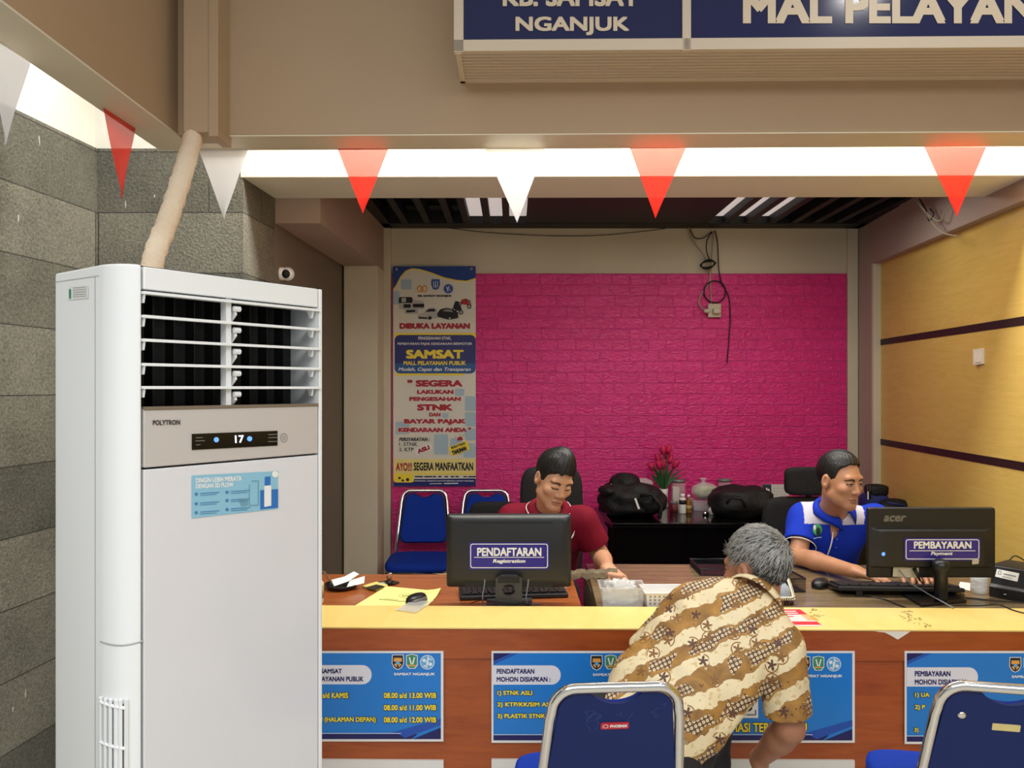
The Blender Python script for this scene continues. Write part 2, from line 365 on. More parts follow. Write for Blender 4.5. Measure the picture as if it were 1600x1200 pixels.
# right: column, yellow wall, beam
RX = 2.4255
struct(MB().box(RX, RX+0.2, 5.18, YB, 0, 2.69).build('column', m_mauve, bevel=0.003))
def RW(d, y, z, x0=2.482): return V(x0+d-0.081*(5.18-y), y, z)
YT = 2.412
struct(MB().box(RX+0.004, RX+0.06, 5.165, 5.18, 0, YT+0.01).build('trim_right_column_face', m_plaster))
struct(MB().box(0, 0.15, 0.4, 5.18, 0, YT, RW).build('wall_right', m_yellow))
struct(MB().box(-0.056, 0.15, 2.9, YB, YT, 3.1, RW).build('beam', m_mauve))
for zz in (CAMH+72*5.18/F, CAMH-83*5.18/F):
    struct(MB().box(-0.003, 0.02, 0.4, 5.178, zz-0.02, zz+0.02, RW).build('trim_wall_groove', M('dark_groove', (34, 20, 18), 0.5)))
# back-office ceiling: black steel rafters with roof sheets and skylight panes between them
struct(MB().box(-1.1, 2.6, 3.7, YB, CZ+0.16, CZ+0.2).build('ceiling_back', m_roof))
x = -0.87; i = 0
rb = MB()
def pxx(px): return (px-CX)/F*5.0
rb.box(-1.0, 2.5, YB-0.16, YB, CZ, CZ+0.09); rb.box(-1.0, 2.5, 3.8, 4.3, CZ, CZ+0.09)
rb.box(-0.96, -0.84, 3.8, YB, CZ, CZ+0.08); rb.box(2.39, 2.5, 3.8, YB, CZ, CZ+0.08)
struct(rb.build('ceiling_frame', m_black, bevel=0.002))
for x in (-0.73, -0.575, -0.42, -0.31, -0.17, -0.04): struct(MB().box(x-0.022, x+0.022, 4.2, YB-0.1, CZ+0.004, CZ+0.085).build('ceiling_rafter', m_black))
struct(MB().box(0.095, 1.33, 4.2, YB-0.05, CZ+0.003, CZ+0.02).build('ceiling_panel', m_black))
for x in (1.46, 1.61, 1.77, 1.92, 2.07, 2.22, 2.36): struct(MB().box(x-0.024, x+0.024, 4.2, YB-0.1, CZ+0.004, CZ+0.085).build('ceiling_rafter', m_black))
for i, (a, b) in enumerate(((-0.30, -0.18), (-0.16, -0.05), (-0.03, 0.093), (1.335, 1.437), (1.484, 1.588), (1.632, 1.745))):
    struct(MB().box(a-0.01, b+0.01, 4.45, YB-0.17, CZ+0.05, CZ+0.06).build('window_%d' % (i+1), m_pane))
# ------------------------------------------------------------------ materials of the things
m_acw = M('white_plastic', (236, 238, 238), 0.28, coat=0.15)
m_acp = M('pearl_white_panel', (220, 220, 224), 0.16, coat=0.4)
m_silver = M('silver_panel', (196, 190, 186), 0.3, metal=0.05)
m_dark = M('dark_plastic', (18, 18, 20), 0.35)
m_void = M('dark_interior', (9, 10, 12), 0.6)
m_ink_dark = M('ink_dark', (30, 28, 34), 0.6)
m_ink_navy = M('ink_navy', (22, 22, 92), 0.45)
m_ink_white = M('ink_white', (236, 236, 232), 0.5)
m_ink_yellow = M('ink_yellow', (250, 224, 60), 0.5)
m_ink_red = M('ink_red', (176, 28, 40), 0.5)
m_ink_blue = M('ink_blue', (28, 122, 206), 0.4)
m_ink_lightblue = M('ink_light_blue', (96, 168, 222), 0.4)
m_ink_midblue = M('ink_mid_blue', (30, 78, 172), 0.4)
m_ink_pale = M('ink_pale_blue', (172, 196, 210), 0.5)
m_ink_green = M('ink_green', (60, 140, 100), 0.5)
m_ink_orange = M('ink_orange', (226, 160, 70), 0.5)
m_ink_grey = M('ink_grey', (150, 150, 150), 0.5)
m_led = M('led_white', (235, 240, 255), 0.4, emit=1.3)
m_ledb = M('led_blue', (90, 140, 255), 0.4, emit=1.2)
m_chrome = M('chrome', (225, 222, 216), 0.12, metal=1.0)
m_bluefab = M('blue_fabric', (16, 58, 168), 0.8, noise=(60, (13, 50, 152), 0.7), bump=(400, 0.25), spec=0.2)
m_blueback = M('blue_vinyl_back', (12, 34, 92), 0.5, bump=(300, 0.1), spec=0.3)
m_blackfab = M('black_fabric', (18, 18, 20), 0.8, bump=(300, 0.2))
m_blackfab2 = M('black_nylon', (10, 10, 12), 0.65, bump=(60, 0.5))
m_mon = M('monitor_black', (30, 31, 33), 0.42, bump=(500, 0.05))
m_mon2 = M('monitor_matte_black', (24, 24, 25), 0.5, bump=(500, 0.05))
m_tagblue = M('label_indigo', (46, 36, 132), 0.35)
m_key = M('keyboard_black', (20, 20, 22), 0.45)
m_paper = M('white_paper', (238, 236, 228), 0.7)
m_ypaper = M('yellow_paper', (244, 240, 140), 0.7)
m_tabletop = M('black_gloss_table', (12, 10, 11), 0.12)
m_alu = M('aluminium_profile', (208, 190, 166), 0.45)
def clear(name, rgb, mixf, rough=0.1):
    m = bpy.data.materials.new(name); m.use_nodes = True; nt = m.node_tree; out = nt.nodes['Material Output']; b = nt.nodes['Principled BSDF']
    b.inputs['Base Color'].default_value = lin(rgb)+(1,); b.inputs['Roughness'].default_value = rough
    t = nt.nodes.new('ShaderNodeBsdfTransparent'); mx = nt.nodes.new('ShaderNodeMixShader'); mx.inputs[0].default_value = mixf
    nt.links.new(t.outputs[0], mx.inputs[1]); nt.links.new(b.outputs[0], mx.inputs[2]); nt.links.new(mx.outputs[0], out.inputs[0]); MATS[name] = m; return m
m_clear = clear('clear_plastic', (225, 228, 228), 0.28)
m_bagclear = clear('thin_plastic_bag', (235, 238, 238), 0.36, 0.2)
m_sheet = clear('translucent_sheet', (205, 204, 200), 0.6, 0.35)
def cloth_trans(name, rgb, tr, through):
    m = bpy.data.materials.new(name); m.use_nodes = True; nt = m.node_tree; out = nt.nodes['Material Output']; b = nt.nodes['Principled BSDF']
    b.inputs['Base Color'].default_value = lin(rgb)+(1,); b.inputs['Roughness'].default_value = 0.45
    t = nt.nodes.new('ShaderNodeBsdfTranslucent'); t.inputs[0].default_value = lin(rgb)+(1,); mx = nt.nodes.new('ShaderNodeMixShader'); mx.inputs[0].default_value = tr
    nt.links.new(b.outputs[0], mx.inputs[1]); nt.links.new(t.outputs[0], mx.inputs[2])
    g = nt.nodes.new('ShaderNodeBsdfTransparent'); m2 = nt.nodes.new('ShaderNodeMixShader'); m2.inputs[0].default_value = through
    nt.links.new(mx.outputs[0], m2.inputs[1]); nt.links.new(g.outputs[0], m2.inputs[2]); nt.links.new(m2.outputs[0], out.inputs[0]); return m
m_fred = cloth_trans('red_flag_plastic', (246, 44, 24), 0.5, 0.16)
m_fwhite = cloth_trans('white_flag_plastic', (236, 236, 238), 0.45, 0.12)

# ------------------------------------------------------------------ signboard on the front beam
VS = 2.58
sg = thing('signboard', 'long navy blue sign box with white lettering on the tan beam', 'sign', W(1.2, 2.7, 2.95))
spl = Wplane(VS)
def smap(x, y, off): return spl.hit(x, y, off)
zb, zt = 2.70, 3.28
MB().box(-0.185, 2.95, VS+0.01, 2.83, zb+0.008, zt, W).build('housing', m_alu, sg, bevel=0.004)
r = MB()
for k in range(9): r.box(-0.175, 2.94, VS+0.025+k*0.025, VS+0.037+k*0.025, zb, zb+0.012, W)
r.build('ribbed_underside', m_alu, sg)
fr = MB()
fr.box(-0.195, 2.96, VS-0.006, VS+0.02, zb+0.002, zb+0.04, W); fr.box(-0.195, -0.163, VS-0.006, VS+0.02, zb, zt, W); fr.box(2.93, 2.96, VS-0.006, VS+0.02, zb, zt, W)
fr.box(xat(1065, VS), xat(1078, VS), VS-0.006, VS+0.02, zb, zt, W); fr.box(-0.195, 2.96, VS-0.006, VS+0.02, zt-0.03, zt, W)
fr.box(-0.19, 2.95, 2.815, 2.83, zb-0.004, zb+0.012, W); fr.box(-0.19, -0.172, VS, 2.83, zb-0.004, zb+0.012, W)
fr.build('frame', m_alu, sg, bevel=0.002)
m_signblue = M('sign_navy_acrylic', (18, 20, 72), 0.16)
spa = MB().box(-0.165, xat(1066, VS), VS+0.004, VS+0.02, zb+0.035, zt-0.02, W).build('sign_panel', m_signblue, sg)
spb = MB().box(xat(1077, VS), 2.935, VS+0.004, VS+0.02, zb+0.035, zt-0.02, W).build('sign_panel', m_signblue, sg)
m_signink = M('sign_cream_letters', (216, 196, 168), 0.4)
t = MB(); letter(t, 'NGANJUK', 805, 25, 984, 55, smap, -0.002, 0.03); letter(t, 'KB. SAMSAT', 785, -22, 999, 10, smap, -0.002, 0.03)
t.build('lettering', m_signink, spa)
t = MB(); letter(t, 'MAL PELAYANAN PUBLIK', 1160, -16, 1622, 37, smap, -0.002, 0.035, ref='MAL PELAYAN'); t.build('lettering', m_signink, spb)

# ------------------------------------------------------------------ pennants under the beams
def pennant(pts, ym, red, label):
    a, b, c = pts
    pa, pb = PZ(a[0], a[1], BZ-0.001), PZ(b[0], b[1], BZ-0.001)
    if ym: pa, pb = P(a[0], a[1], ym), P(b[0], b[1], ym); pa.z = pb.z = BZ-0.002
    mid = (pa+pb)/2; pc = P(c[0], c[1], mid.y)
    mb = MB(); n = 10; vs = []
    nrm = (pb-pa).cross(pc-pa).normalized()
    for i in range(n+1):
        s = i/n; L = pa.lerp(pc, s); R = pb.lerp(pc, s)
        for j in range(5): vs.append(L.lerp(R, j/4)+nrm*(0.004*math.sin(s*5+j*1.3)*s*(1-0.3*s)))
    mb.add(vs, [(i*5+j, i*5+j+1, (i+1)*5+j+1, (i+1)*5+j) for i in range(n) for j in range(4)])
    o = mb.build('pennant_flag', m_fred if red else m_fwhite, None, smooth=True)
    tag(o, label, 'flag', 'red and white pennants under the beams')
pennant([(-22, 48), (48, 98), (8, 226)], None, False, 'white pennant hanging nearest the left edge, beside the stone wall')
pennant([(161, 167), (212, 200), (190, 309)], None, True, 'red pennant hanging in front of the stone wall on the left')
pennant([(310, 230), (388, 230), (350, 341)], 3.0, False, 'white pennant in front of the stone pillar beside the duct pipe')
pennant([(527, 229), (607, 228), (567, 334)], 2.995, True, 'red pennant above the tall hanging banner')
pennant([(757, 228), (852, 227), (808, 348)], 2.99, False, 'white pennant between two red pennants under the middle of the beam')
pennant([(984, 222), (1072, 221), (1024, 341)], 2.985, True, 'red pennant under the beam right of the middle, near the wall outlet cables')
pennant([(1444, 215), (1541, 215), (1495, 338)], 2.975, True, 'rightmost red pennant, above the yellow wall')

# ------------------------------------------------------------------ standing air conditioner
A, B, C, D = V(-1.112, 1.867, 0), V(-0.928, 1.732, 0), V(-0.834, 1.732, 0), V(-0.529, 2.14, 0)
Vc = V(-0.867, 1.687, 0); E = D+(A-Vc)*0.98
AH = 1.85
ac = thing('air_conditioner', 'tall white floor-standing air conditioner with slatted outlet and a lit display', 'air conditioner', V(-0.8, 2.0, 0))
u = (D-C).normalized(); nrm = V(u.y, -u.x, 0); WD = (D-C).length     # along the front, and out of the front
apl = Plane(C, nrm)
def amap(x, y, off=0.0): return apl.hit(x, y, off)
def AF(s, z, o=0.0): return C+u*s+V(0, 0, z)+nrm*o
def inv(px, py): h = apl.hit(px, py); return ((h-C).dot(u), h.z)
arc = []
for i in range(9):
    t = i/8; arc.append((1-t)**2*B+2*t*(1-t)*(B.lerp(Vc, 0.72)+V(0.014, 0, 0))+t*t*C)
plan = [A]+arc+[C-nrm*0.02, D-nrm*0.02, D+u*0.002-nrm*0.03, E+u*0.002]
oz0 = inv(225, 637)[1]; oz1 = inv(228, 452)[1]            # outlet opening
zs0 = inv(222, 733)[1]                                     # bottom of the silver panel
sh = MB()
ring_pts = plan
n = len(ring_pts)
vs = [V(p.x, p.y, 0.0) for p in ring_pts]+[V(p.x, p.y, AH) for p in ring_pts]
skip = len(arc)+1                                          # the front side is left open for the panels
fs = [(i, (i+1) % n, (i+1) % n+n, i+n) for i in range(n) if i != skip]+[tuple(range(n, 2*n)), tuple(range(n))[::-1]]
sh.add(vs, fs)
sh.build('cabinet', m_acw, ac, smooth=False)
ac.children[0].data.polygons.foreach_set('use_smooth', [True]*len(ac.children[0].data.polygons))
bv = ac.children[0].modifiers.new('bevel', 'BEVEL'); bv.width = 0.006; bv.segments = 2; bv.limit_method = 'ANGLE'; bv.angle_limit = 0.7; bv.harden_normals = True
s_in = 0.012; s_out = WD-0.014
def front(name, s0, s1, z0, z1, mat, o0=-0.02, o1=0.0, bev=0.003):
    mb = MB(); mb.obox(AF((s0+s1)/2, (z0+z1)/2, (o0+o1)/2), u*(s1-s0)/2, nrm*(o1-o0)/2, V(0, 0, (z1-z0)/2)); return mb.build(name, mat, ac, bevel=bev)
front('top_fascia', 0.004, s_out, oz1, AH-0.004, m_acw)
front('side_strip', s_out+0.003, WD+0.001, 0.0, AH-0.004, m_acw)
cpn = front('control_panel', 0.004, s_out, zs0+0.002, oz0, m_silver)
front('lower_panel', 0.004, s_out, 0.06, zs0-0.002, m_acp)
front('control_panel_edge', 0.004, s_out, oz0-0.006, oz0+0.002, M('bronze_edge', (120, 106, 92), 0.4), -0.02, 0.002, 0.001)
# outlet cavity
cv = MB(); dpt = 0.12
vsx = [AF(s, z, o) for o in (-0.02, -dpt) for z in (oz0, oz1) for s in (s_in-0.008, s_out)]
cv.add(vsx, [(4, 5, 7, 6), (0, 1, 5, 4), (2, 6, 7, 3), (0, 4, 6, 2)]); cv.build('outlet_cavity', m_void, ac)
MB().poly([AF(s_out-0.001, oz0, -0.0), AF(s_out-0.001, oz0, -dpt), AF(s_out-0.001, oz1, -dpt), AF(s_out-0.001, oz1, 0.0)]).build('outlet_side_wall', m_acw, ac)
g = MB()
for k in range(1, 9): g.obox(AF(0.01+k*(s_out-0.02)/9, (oz0+oz1)/2, -0.09), u*0.0012, nrm*0.02, V(0, 0, (oz1-oz0)/2))
g.build('air_guide_vanes', M('vane_black', (9, 10, 12), 0.6), ac)
sd0, sd1 = inv(357, 560)[0], inv(365, 560)[0]
dv = MB(); dv.obox(AF((sd0+sd1)/2, (oz0+oz1)/2, -0.022), u*(sd1-sd0)/2, nrm*0.012, V(0, 0, (oz1-oz0)/2))
for y in (458, 495, 532, 570, 606):
    z = inv(228, y)[1]; dv.prism([AF(sd1+0.008, z-0.012, -0.012), AF(sd1+0.008, z-0.05, -0.045), AF(sd1+0.008, z-0.062, -0.045), AF(sd1+0.008, z-0.03, -0.006)], u*0.006)
    dv.tube([AF(sd1+0.004, z-0.016, -0.006), AF(sd1+0.022, z-0.016, -0.006)], 0.007, 8)
dv.build('louvre_post', m_acw, ac)
for y in (458, 495, 532, 570, 606):
    z = inv(228, y)[1]
    lv = MB(); lv.prism([AF(0.0, z-0.003, 0.006), AF(0.0, z+0.004, 0.006), AF(0.0, z+0.004, -0.04), AF(0.0, z, -0.04)], u*(s_out+0.006))
    for sx in (0.004, s_out-0.018): lv.prism([AF(sx, z-0.0, 0.0), AF(sx, z-0.022, -0.006), AF(sx, z-0.022, -0.016), AF(sx, z+0.002, -0.03)], u*0.005)
    lv.build('louvre', m_acw, ac, bevel=0.001)
# display
dp = MB(); shape(dp, [(299, 678), (433, 673), (433, 696), (299, 703)], amap, 0.002); dpo = dp.build('display', M('display_black', (12, 12, 14), 0.1), ac)
p = Print(amap, ac)
letter(p.ink('display_digits', m_led, dpo), '17', 366, 680, 380, 692, amap, 0.003, 0.02, ang=-0.04)
k = p.ink('display_indicator', m_ledb, dpo); shape(k, disc(337, 687, 4), amap, 0.003); shape(k, disc(389, 685.5, 4), amap, 0.003)
k = p.ink('display_marks', m_ink_grey, dpo)
for x0, x1, y in ((305, 316, 684), (304, 319, 689), (305, 312, 695), (418, 432, 679), (418, 432, 684), (418, 432, 690)): stroke(k, [(x0, y), (x1, y-(x1-x0)*0.04)], 0.7, amap, 0.003)
k = p.ink('power_button_ring', M('ring_grey', (120, 114, 110), 0.4), cpn); ring(k, disc(443, 684, 5.6, 7), disc(443, 684, 4.9, 6.2), amap, 0.002); ring(k, disc(443, 684, 2.4, 3), disc(443, 684, 1.8, 2.3), amap, 0.002)
letter(p.ink('brand_lettering', M('grey_lettering', (64, 58, 56), 0.5), cpn), 'POLYTRON', 238, 656, 281, 664, amap, 0.002, 0.03, ang=-0.015)
# blue sticker
k = p.ink('sticker', M('sticker_light_blue', (140, 192, 216), 0.35)); shape(k, [(299, 743), (434, 736), (434, 795), (299, 810)], amap, 0.0012)
letter(p.ink('sticker_heading', m_ink_white, 'sticker'), 'DINGIN LEBIH MERATA', 305, 745, 377, 753, amap, 0.002, 0.03, ang=-0.05)
letter(p.ink('sticker_heading', m_ink_white, 'sticker'), 'DENGAN 3D FLOW', 305, 754.5, 364, 762, amap, 0.002, 0.03, ang=-0.05)
k = p.ink('sticker_small_lines', M('sticker_blue', (70, 128, 176), 0.4), 'sticker')
for (x, y) in ((312, 771), (312, 786), (312, 800), (360, 768), (360, 781), (360, 795)):
    stroke(k, [(x, y), (x+30, y-2)], 1.3, amap, 0.002); stroke(k, [(x, y+3), (x+26, y+1.2)], 1.0, amap, 0.002); shape(k, disc(x-6, y+1, 2.6), amap, 0.002)
k = p.ink('sticker_product_picture', M('sticker_deep_blue', (40, 112, 190), 0.4), 'sticker'); shape(k, [(406, 766), (434, 764), (434, 793), (406, 796)], amap, 0.0018); shape(k, [(413, 745), (422, 744), (422, 760), (413, 761)], amap, 0.0018)
k = p.ink('sticker_product_tower', m_ink_white, 'sticker'); shape(k, [(412, 759), (423, 758), (423, 790), (412, 792)], amap, 0.0024); shape(k, disc(429, 741, 5), amap, 0.0024)
k = p.ink('sticker_room_picture', M('sticker_teal', (110, 158, 180), 0.4), 'sticker'); stroke(k, [(392, 752), (403, 751), (403, 789), (389, 790), (389, 757)], 1.6, amap, 0.002); shape(k, [(372, 781), (388, 778), (386, 790), (376, 791)], amap, 0.002)
p.done()
# side label, seams, lower side grille
spn = Plane(A, V(B.y-A.y, -(B.x-A.x), 0))
def sidemap(x, y, off): return spn.hit(x, y, off)
p = Print(sidemap, ac)
shape(p.ink('side_label', M('side_label_white', (226, 228, 224), 0.5)), [(108, 448), (139, 446), (139, 466), (108, 469)], sidemap, 0.001)
k = p.ink('side_label_print', m_ink_grey, 'side_label')
for y in (450, 453.5, 457, 460.5, 464): stroke(k, [(115, y), (136, y-1.6)], 0.7, sidemap, 0.002)
shape(p.ink('side_label_emblem', m_ink_green, 'side_label'), [(109, 452), (112, 451.7), (112, 466), (109, 466.5)], sidemap, 0.002)
stroke(p.ink('side_seam', M('seam_grey', (168, 172, 172), 0.5)), [(85, 441), (155, 431)], 0.9, sidemap, 0.0008)
stroke(p.inks['side_seam'][0], [(149, 431), (149, 1200)], 0.7, sidemap, 0.0008)
p.done()
# seam and grille on the rounded corner
def onarc(t, z, o=0.0):
    i = min(int(t*8), 7); f = t*8-i; q = arc[i].lerp(arc[i+1], f); d = arc[i+1]-arc[i]; nn = V(d.y, -d.x, 0).normalized(); return V(q.x, q.y, z)+nn*o
zse = CAMH-(1000-HY)/F*1.74
MB().tube([onarc(t/10, zse-0.004*math.sin(t/10*PI), 0.0) for t in range(11)], 0.0022, 6).build('corner_seam', M('seam_grey', (168, 172, 172), 0.5), ac)
zg = CAMH-(1085-HY)/F*1.74
gl = MB()
for i in range(6):
    t0, t1 = 0.05+i*0.1, 0.15+i*0.1; gl.add([onarc(t0, 0.12, 0.0015), onarc(t1, 0.12, 0.0015), onarc(t1, zg-0.02*t1, 0.0015), onarc(t0, zg-0.02*t0, 0.0015)], [(0, 1, 2, 3)])
gl.build('intake_shade_plate', M('intake_shadow', (70, 72, 76), 0.6), ac)  # dark plate on the corner, painted shade instead of a cut recess
gl = MB()
for t in (0.05, 0.17, 0.29, 0.42, 0.52, 0.65): gl.obox(onarc(t, (0.12+zg)/2, 0.004), onarc(t, 0, 1)*0+u*0.0035, nrm*0.004, V(0, 0, (zg-0.12)/2))
for z in (zg-0.1, zg-0.22, 0.13, zg-0.01): gl.tube([onarc(0.05+i*0.1, z-0.01*i/6, 0.005) for i in range(7)], 0.004, 6)
gl.build('intake_grille', m_acw, ac, bevel=0.001)

# wrapped pipe up to the duct
pts = []
ctrl = [P(232, 470, 2.34), P(240, 405, 2.36), P(262, 345, 2.46), P(283, 280, 2.58), P(304, 205, 2.79), P(306, 170, 2.8)]
for i in range(61):
    t = i/60*(len(ctrl)-1); k = min(int(t), len(ctrl)-2); f = t-k
    p0, p1, p2, p3 = ctrl[max(k-1, 0)], ctrl[k], ctrl[k+1], ctrl[min(k+2, len(ctrl)-1)]
    pts.append(0.5*((2*p1)+(p2-p0)*f+(2*p0-5*p1+4*p2-p3)*f*f+(3*p1-p0-3*p2+p3)*f**3))
mb = MB(); mb.tube(pts, [0.032+0.0022*((i % 5) == 0)+0.0012*math.sin(i*1.7) for i in range(61)], 14)
tag(mb.build('wrapped_pipe', M('cream_tape', (244, 226, 200), 0.6, noise=(9, (226, 200, 168), 0.8), bump=(70, 0.5)), None, smooth=True), 'cream tape-wrapped pipe rising from the air conditioner to the beam', 'pipe')

# ------------------------------------------------------------------ hanging banner
bn = thing('hanging_banner', 'tall printed vinyl banner with red and yellow lettering hung beside the pink wall', 'banner', V(xat(679, YB-0.03), YB-0.03, 0.89))
bpl = Plane((0, YB-0.035, 0), (0, 1, 0))
def bmap(x, y, off): return bpl.hit(580+x/3.16, 400+y/3.16, off*1.5)
b = MB(); b.prism([bmap(*q, 0) for q in ((108, 52), (516, 50), (517, 1136), (109, 1138))], V(0, 0.003, 0)); vs_ = b.build('vinyl_sheet', M('banner_vinyl', (226, 222, 208), 0.4), bn)
p = Print(bmap, vs_)
k = p.ink('blue_header', M('banner_blue', (24, 62, 140), 0.4)); shape(k, [(108, 52), (516, 50), (516, 108), (470, 122), (420, 118), (360, 105), (300, 82), (240, 64), (200, 60), (170, 72), (145, 100), (125, 140), (109, 165)], bmap, 0.001)
k = p.ink('yellow_wave', m_ink_yellow); stroke(k, [(110, 168), (126, 143), (147, 103), (172, 76), (203, 64), (240, 68), (300, 86), (360, 109), (420, 122), (470, 126), (515, 112)], 6, bmap, 0.0012)
k = p.ink('pale_squares', m_ink_pale)
for q in ((147, 115, 200, 165), (109, 172, 140, 240), (413, 655, 460, 690), (463, 692, 516, 765), (463, 772, 516, 842), (350, 775, 382, 800), (463, 850, 516, 910), (120, 820, 190, 880), (310, 880, 380, 980), (390, 900, 450, 980), (455, 925, 516, 995)): shape(k, rrect(*q, 8), bmap, 0.0008)
k = p.ink('emblem_gold', m_ink_orange); ring(k, disc(239, 162, 14, 18), disc(239, 162, 8, 11), bmap, 0.0015); ring(k, disc(264, 162, 14, 18), disc(264, 162, 8, 11), bmap, 0.0015); shape(k, disc(251, 165, 8, 14), bmap, 0.0016)
k = p.ink('emblem_blue', m_ink_midblue); shape(k, [(298, 115), (338, 115), (340, 140), (332, 162), (318, 168), (304, 162), (296, 140)], bmap, 0.0015); shape(k, disc(381, 162, 23), bmap, 0.0015)
k = p.ink('emblem_detail', m_ink_white)
for q in ([(307, 124), (310, 155)], [(318, 122), (318, 160)], [(329, 124), (326, 155)], [(372, 150), (380, 178)], [(388, 148), (378, 160), (392, 170)]): stroke(k, q, 3.5, bmap, 0.002)
letter(p.ink('small_caption', m_ink_dark), 'KB. SAMSAT NGANJUK', 230, 192, 398, 204, bmap, 0.0015, 0.05)
# printed vehicles
k = p.ink('vehicles_light', M('ink_silver', (188, 188, 184), 0.5)); kd = p.ink('vehicles_dark', m_ink_dark)
shape(kd, rrect(136, 203, 205, 238, 10), bmap, 0.0014); shape(k, rrect(150, 207, 172, 228, 3), bmap, 0.002); shape(k, [(205, 215), (260, 225), (262, 262), (200, 262)], bmap, 0.0018)
shape(k, rrect(138, 232, 206, 262, 8), bmap, 0.0016); shape(kd, rrect(160, 238, 196, 256, 5), bmap, 0.0022); shape(kd, rrect(206, 236, 262, 254, 3), bmap, 0.0022); shape(k, rrect(166, 260, 232, 286, 8), bmap, 0.0018); shape(kd, [(172, 268), (215, 266), (220, 276), (176, 280)], bmap, 0.0024)
shape(k, [(230, 290), (262, 282), (272, 264), (300, 255), (322, 258), (330, 280), (328, 305), (290, 312), (232, 310)], bmap, 0.0022); shape(kd, [(268, 276), (284, 262), (312, 260), (318, 274)], bmap, 0.0026); shape(kd, [(234, 300), (278, 304), (276, 312), (234, 309)], bmap, 0.0026); shape(kd, disc(290, 306, 9), bmap, 0.0027)
shape(kd, [(326, 285), (340, 264), (372, 256), (400, 262), (430, 280), (430, 306), (385, 315), (328, 300)], bmap, 0.0024); shape(p.ink('vehicles_grey', m_ink_grey), [(350, 272), (372, 262), (396, 266), (408, 278)], bmap, 0.0027); shape(k, disc(388, 308, 5), bmap, 0.0028)
for cx, cy in ((412, 265), (444, 278), (436, 238), (484, 250)): ring(kd, disc(cx, cy, 11), disc(cx, cy, 6), bmap, 0.0024)
shape(kd, [(404, 255), (416, 222), (430, 225), (448, 262), (440, 272), (415, 268)], bmap, 0.0022); shape(p.ink('vehicles_red', m_ink_red), [(440, 236), (446, 216), (470, 210), (486, 232), (480, 244)], bmap, 0.0022); stroke(kd, [(462, 214), (488, 222), (492, 244)], 4, bmap, 0.0026)
letter(p.ink('red_heading', m_ink_red), 'DIBUKA LAYANAN', 140, 331, 488, 360, bmap, 0.0015, 0.05)
k = p.ink('yellow_bar', m_ink_yellow); shape(k, rrect(114, 380, 516, 400, 4), bmap, 0.001); shape(k, rrect(120, 578, 460, 590, 4), bmap, 0.001)
k = p.ink('navy_plate', M('banner_navy', (24, 30, 112), 0.4)); shape(k, rrect(116, 390, 516, 580, 26), bmap, 0.0013)
k = p.ink('blue_plate_foot', M('banner_blue_foot', (22, 84, 150), 0.4)); shape(k, rrect(118, 530, 514, 579, 24, corners=(0, 0, 1, 1)), bmap, 0.0014)
k = p.ink('white_plate_text', m_ink_white); letter(k, 'PENGESAHAN STNK,', 232, 398, 396, 416, bmap, 0.002, 0.02); letter(k, 'PEMBAYARAN PAJAK KENDARAAN BERMOTOR', 130, 427, 498, 443, bmap, 0.002, 0.02); letter(k, 'Mudah, Cepat dan Transparan', 134, 550, 492, 573, bmap, 0.002, 0.02, 0.25)
k = p.ink('yellow_plate_text', m_ink_yellow); letter(k, 'SAMSAT', 171, 462, 458, 508, bmap, 0.002, 0.045); letter(k, 'MALL PELAYANAN PUBLIK', 160, 518, 468, 539, bmap, 0.002, 0.03)
k = p.ink('red_text', m_ink_red); kw = p.ink('red_text_outline', m_ink_white)
for s_, q in (('" SEGERA', (178, 611, 452, 646)), ('LAKUKAN', (226, 660, 407, 682)), ('PENGESAHAN', (188, 695, 443, 716)), ('STNK', (226, 731, 404, 764)), ('DAN', (286, 773, 343, 793)), ('BAYAR PAJAK', (162, 804, 468, 834)), ('KENDARAAN ANDA "', (134, 846, 494, 870))):
    letter(k, s_, *q, bmap, 0.0022, 0.05); letter(kw, s_, q[0]-3, q[1]-3, q[2]+3, q[3]+3, bmap, 0.0014, 0.09)
k = p.ink('black_text', m_ink_dark); letter(k, 'PERSYARATAN :', 138, 896, 290, 914, bmap, 0.002, 0.03, 0.2); letter(k, '1. STNK', 138, 920, 228, 938, bmap, 0.002, 0.01); letter(k, '2. KTP', 138, 946, 210, 964, bmap, 0.002, 0.01)
def rot(q, ang):
    mx, my = sum(a for a, _ in q)/len(q), sum(b for _, b in q)/len(q); return [(mx+(x-mx)*math.cos(ang)-(y-my)*math.sin(ang), my+(x-mx)*math.sin(ang)+(y-my)*math.cos(ang)) for x, y in q]
shape(p.ink('stamp_card', m_ink_white), rot(rrect(215, 938, 302, 970, 6), -0.4), bmap, 0.0022); letter(p.ink('stamp_text', m_ink_red), 'ASLI', 226, 943, 290, 966, bmap, 0.003, 0.05, ang=-0.4)
shape(p.ink('tax_card', m_ink_yellow), rot(rrect(386, 926, 484, 974, 8), -0.36), bmap, 0.0022); k = p.ink('tax_card_text', m_ink_dark); letter(k, 'BUKA PAJAK', 394, 929, 468, 945, bmap, 0.003, 0.04, ang=-0.36); letter(k, 'TAHUNAN', 397, 949, 472, 972, bmap, 0.003, 0.06, ang=-0.36)
k = p.ink('alarm_lamp', m_ink_red); shape(k, [(424, 912), (428, 896), (440, 890), (450, 896), (454, 908)], bmap, 0.0028)
for q in ([(414, 890), (420, 896)], [(436, 880), (437, 886)], [(456, 882), (452, 890)]): stroke(p.inks['tax_card_text'][0], q, 2.5, bmap, 0.002)
shape(p.ink('cream_strip', M('banner_cream', (238, 222, 140), 0.4)), [(110, 1002), (516, 1000), (516, 1074), (110, 1076)], bmap, 0.001)
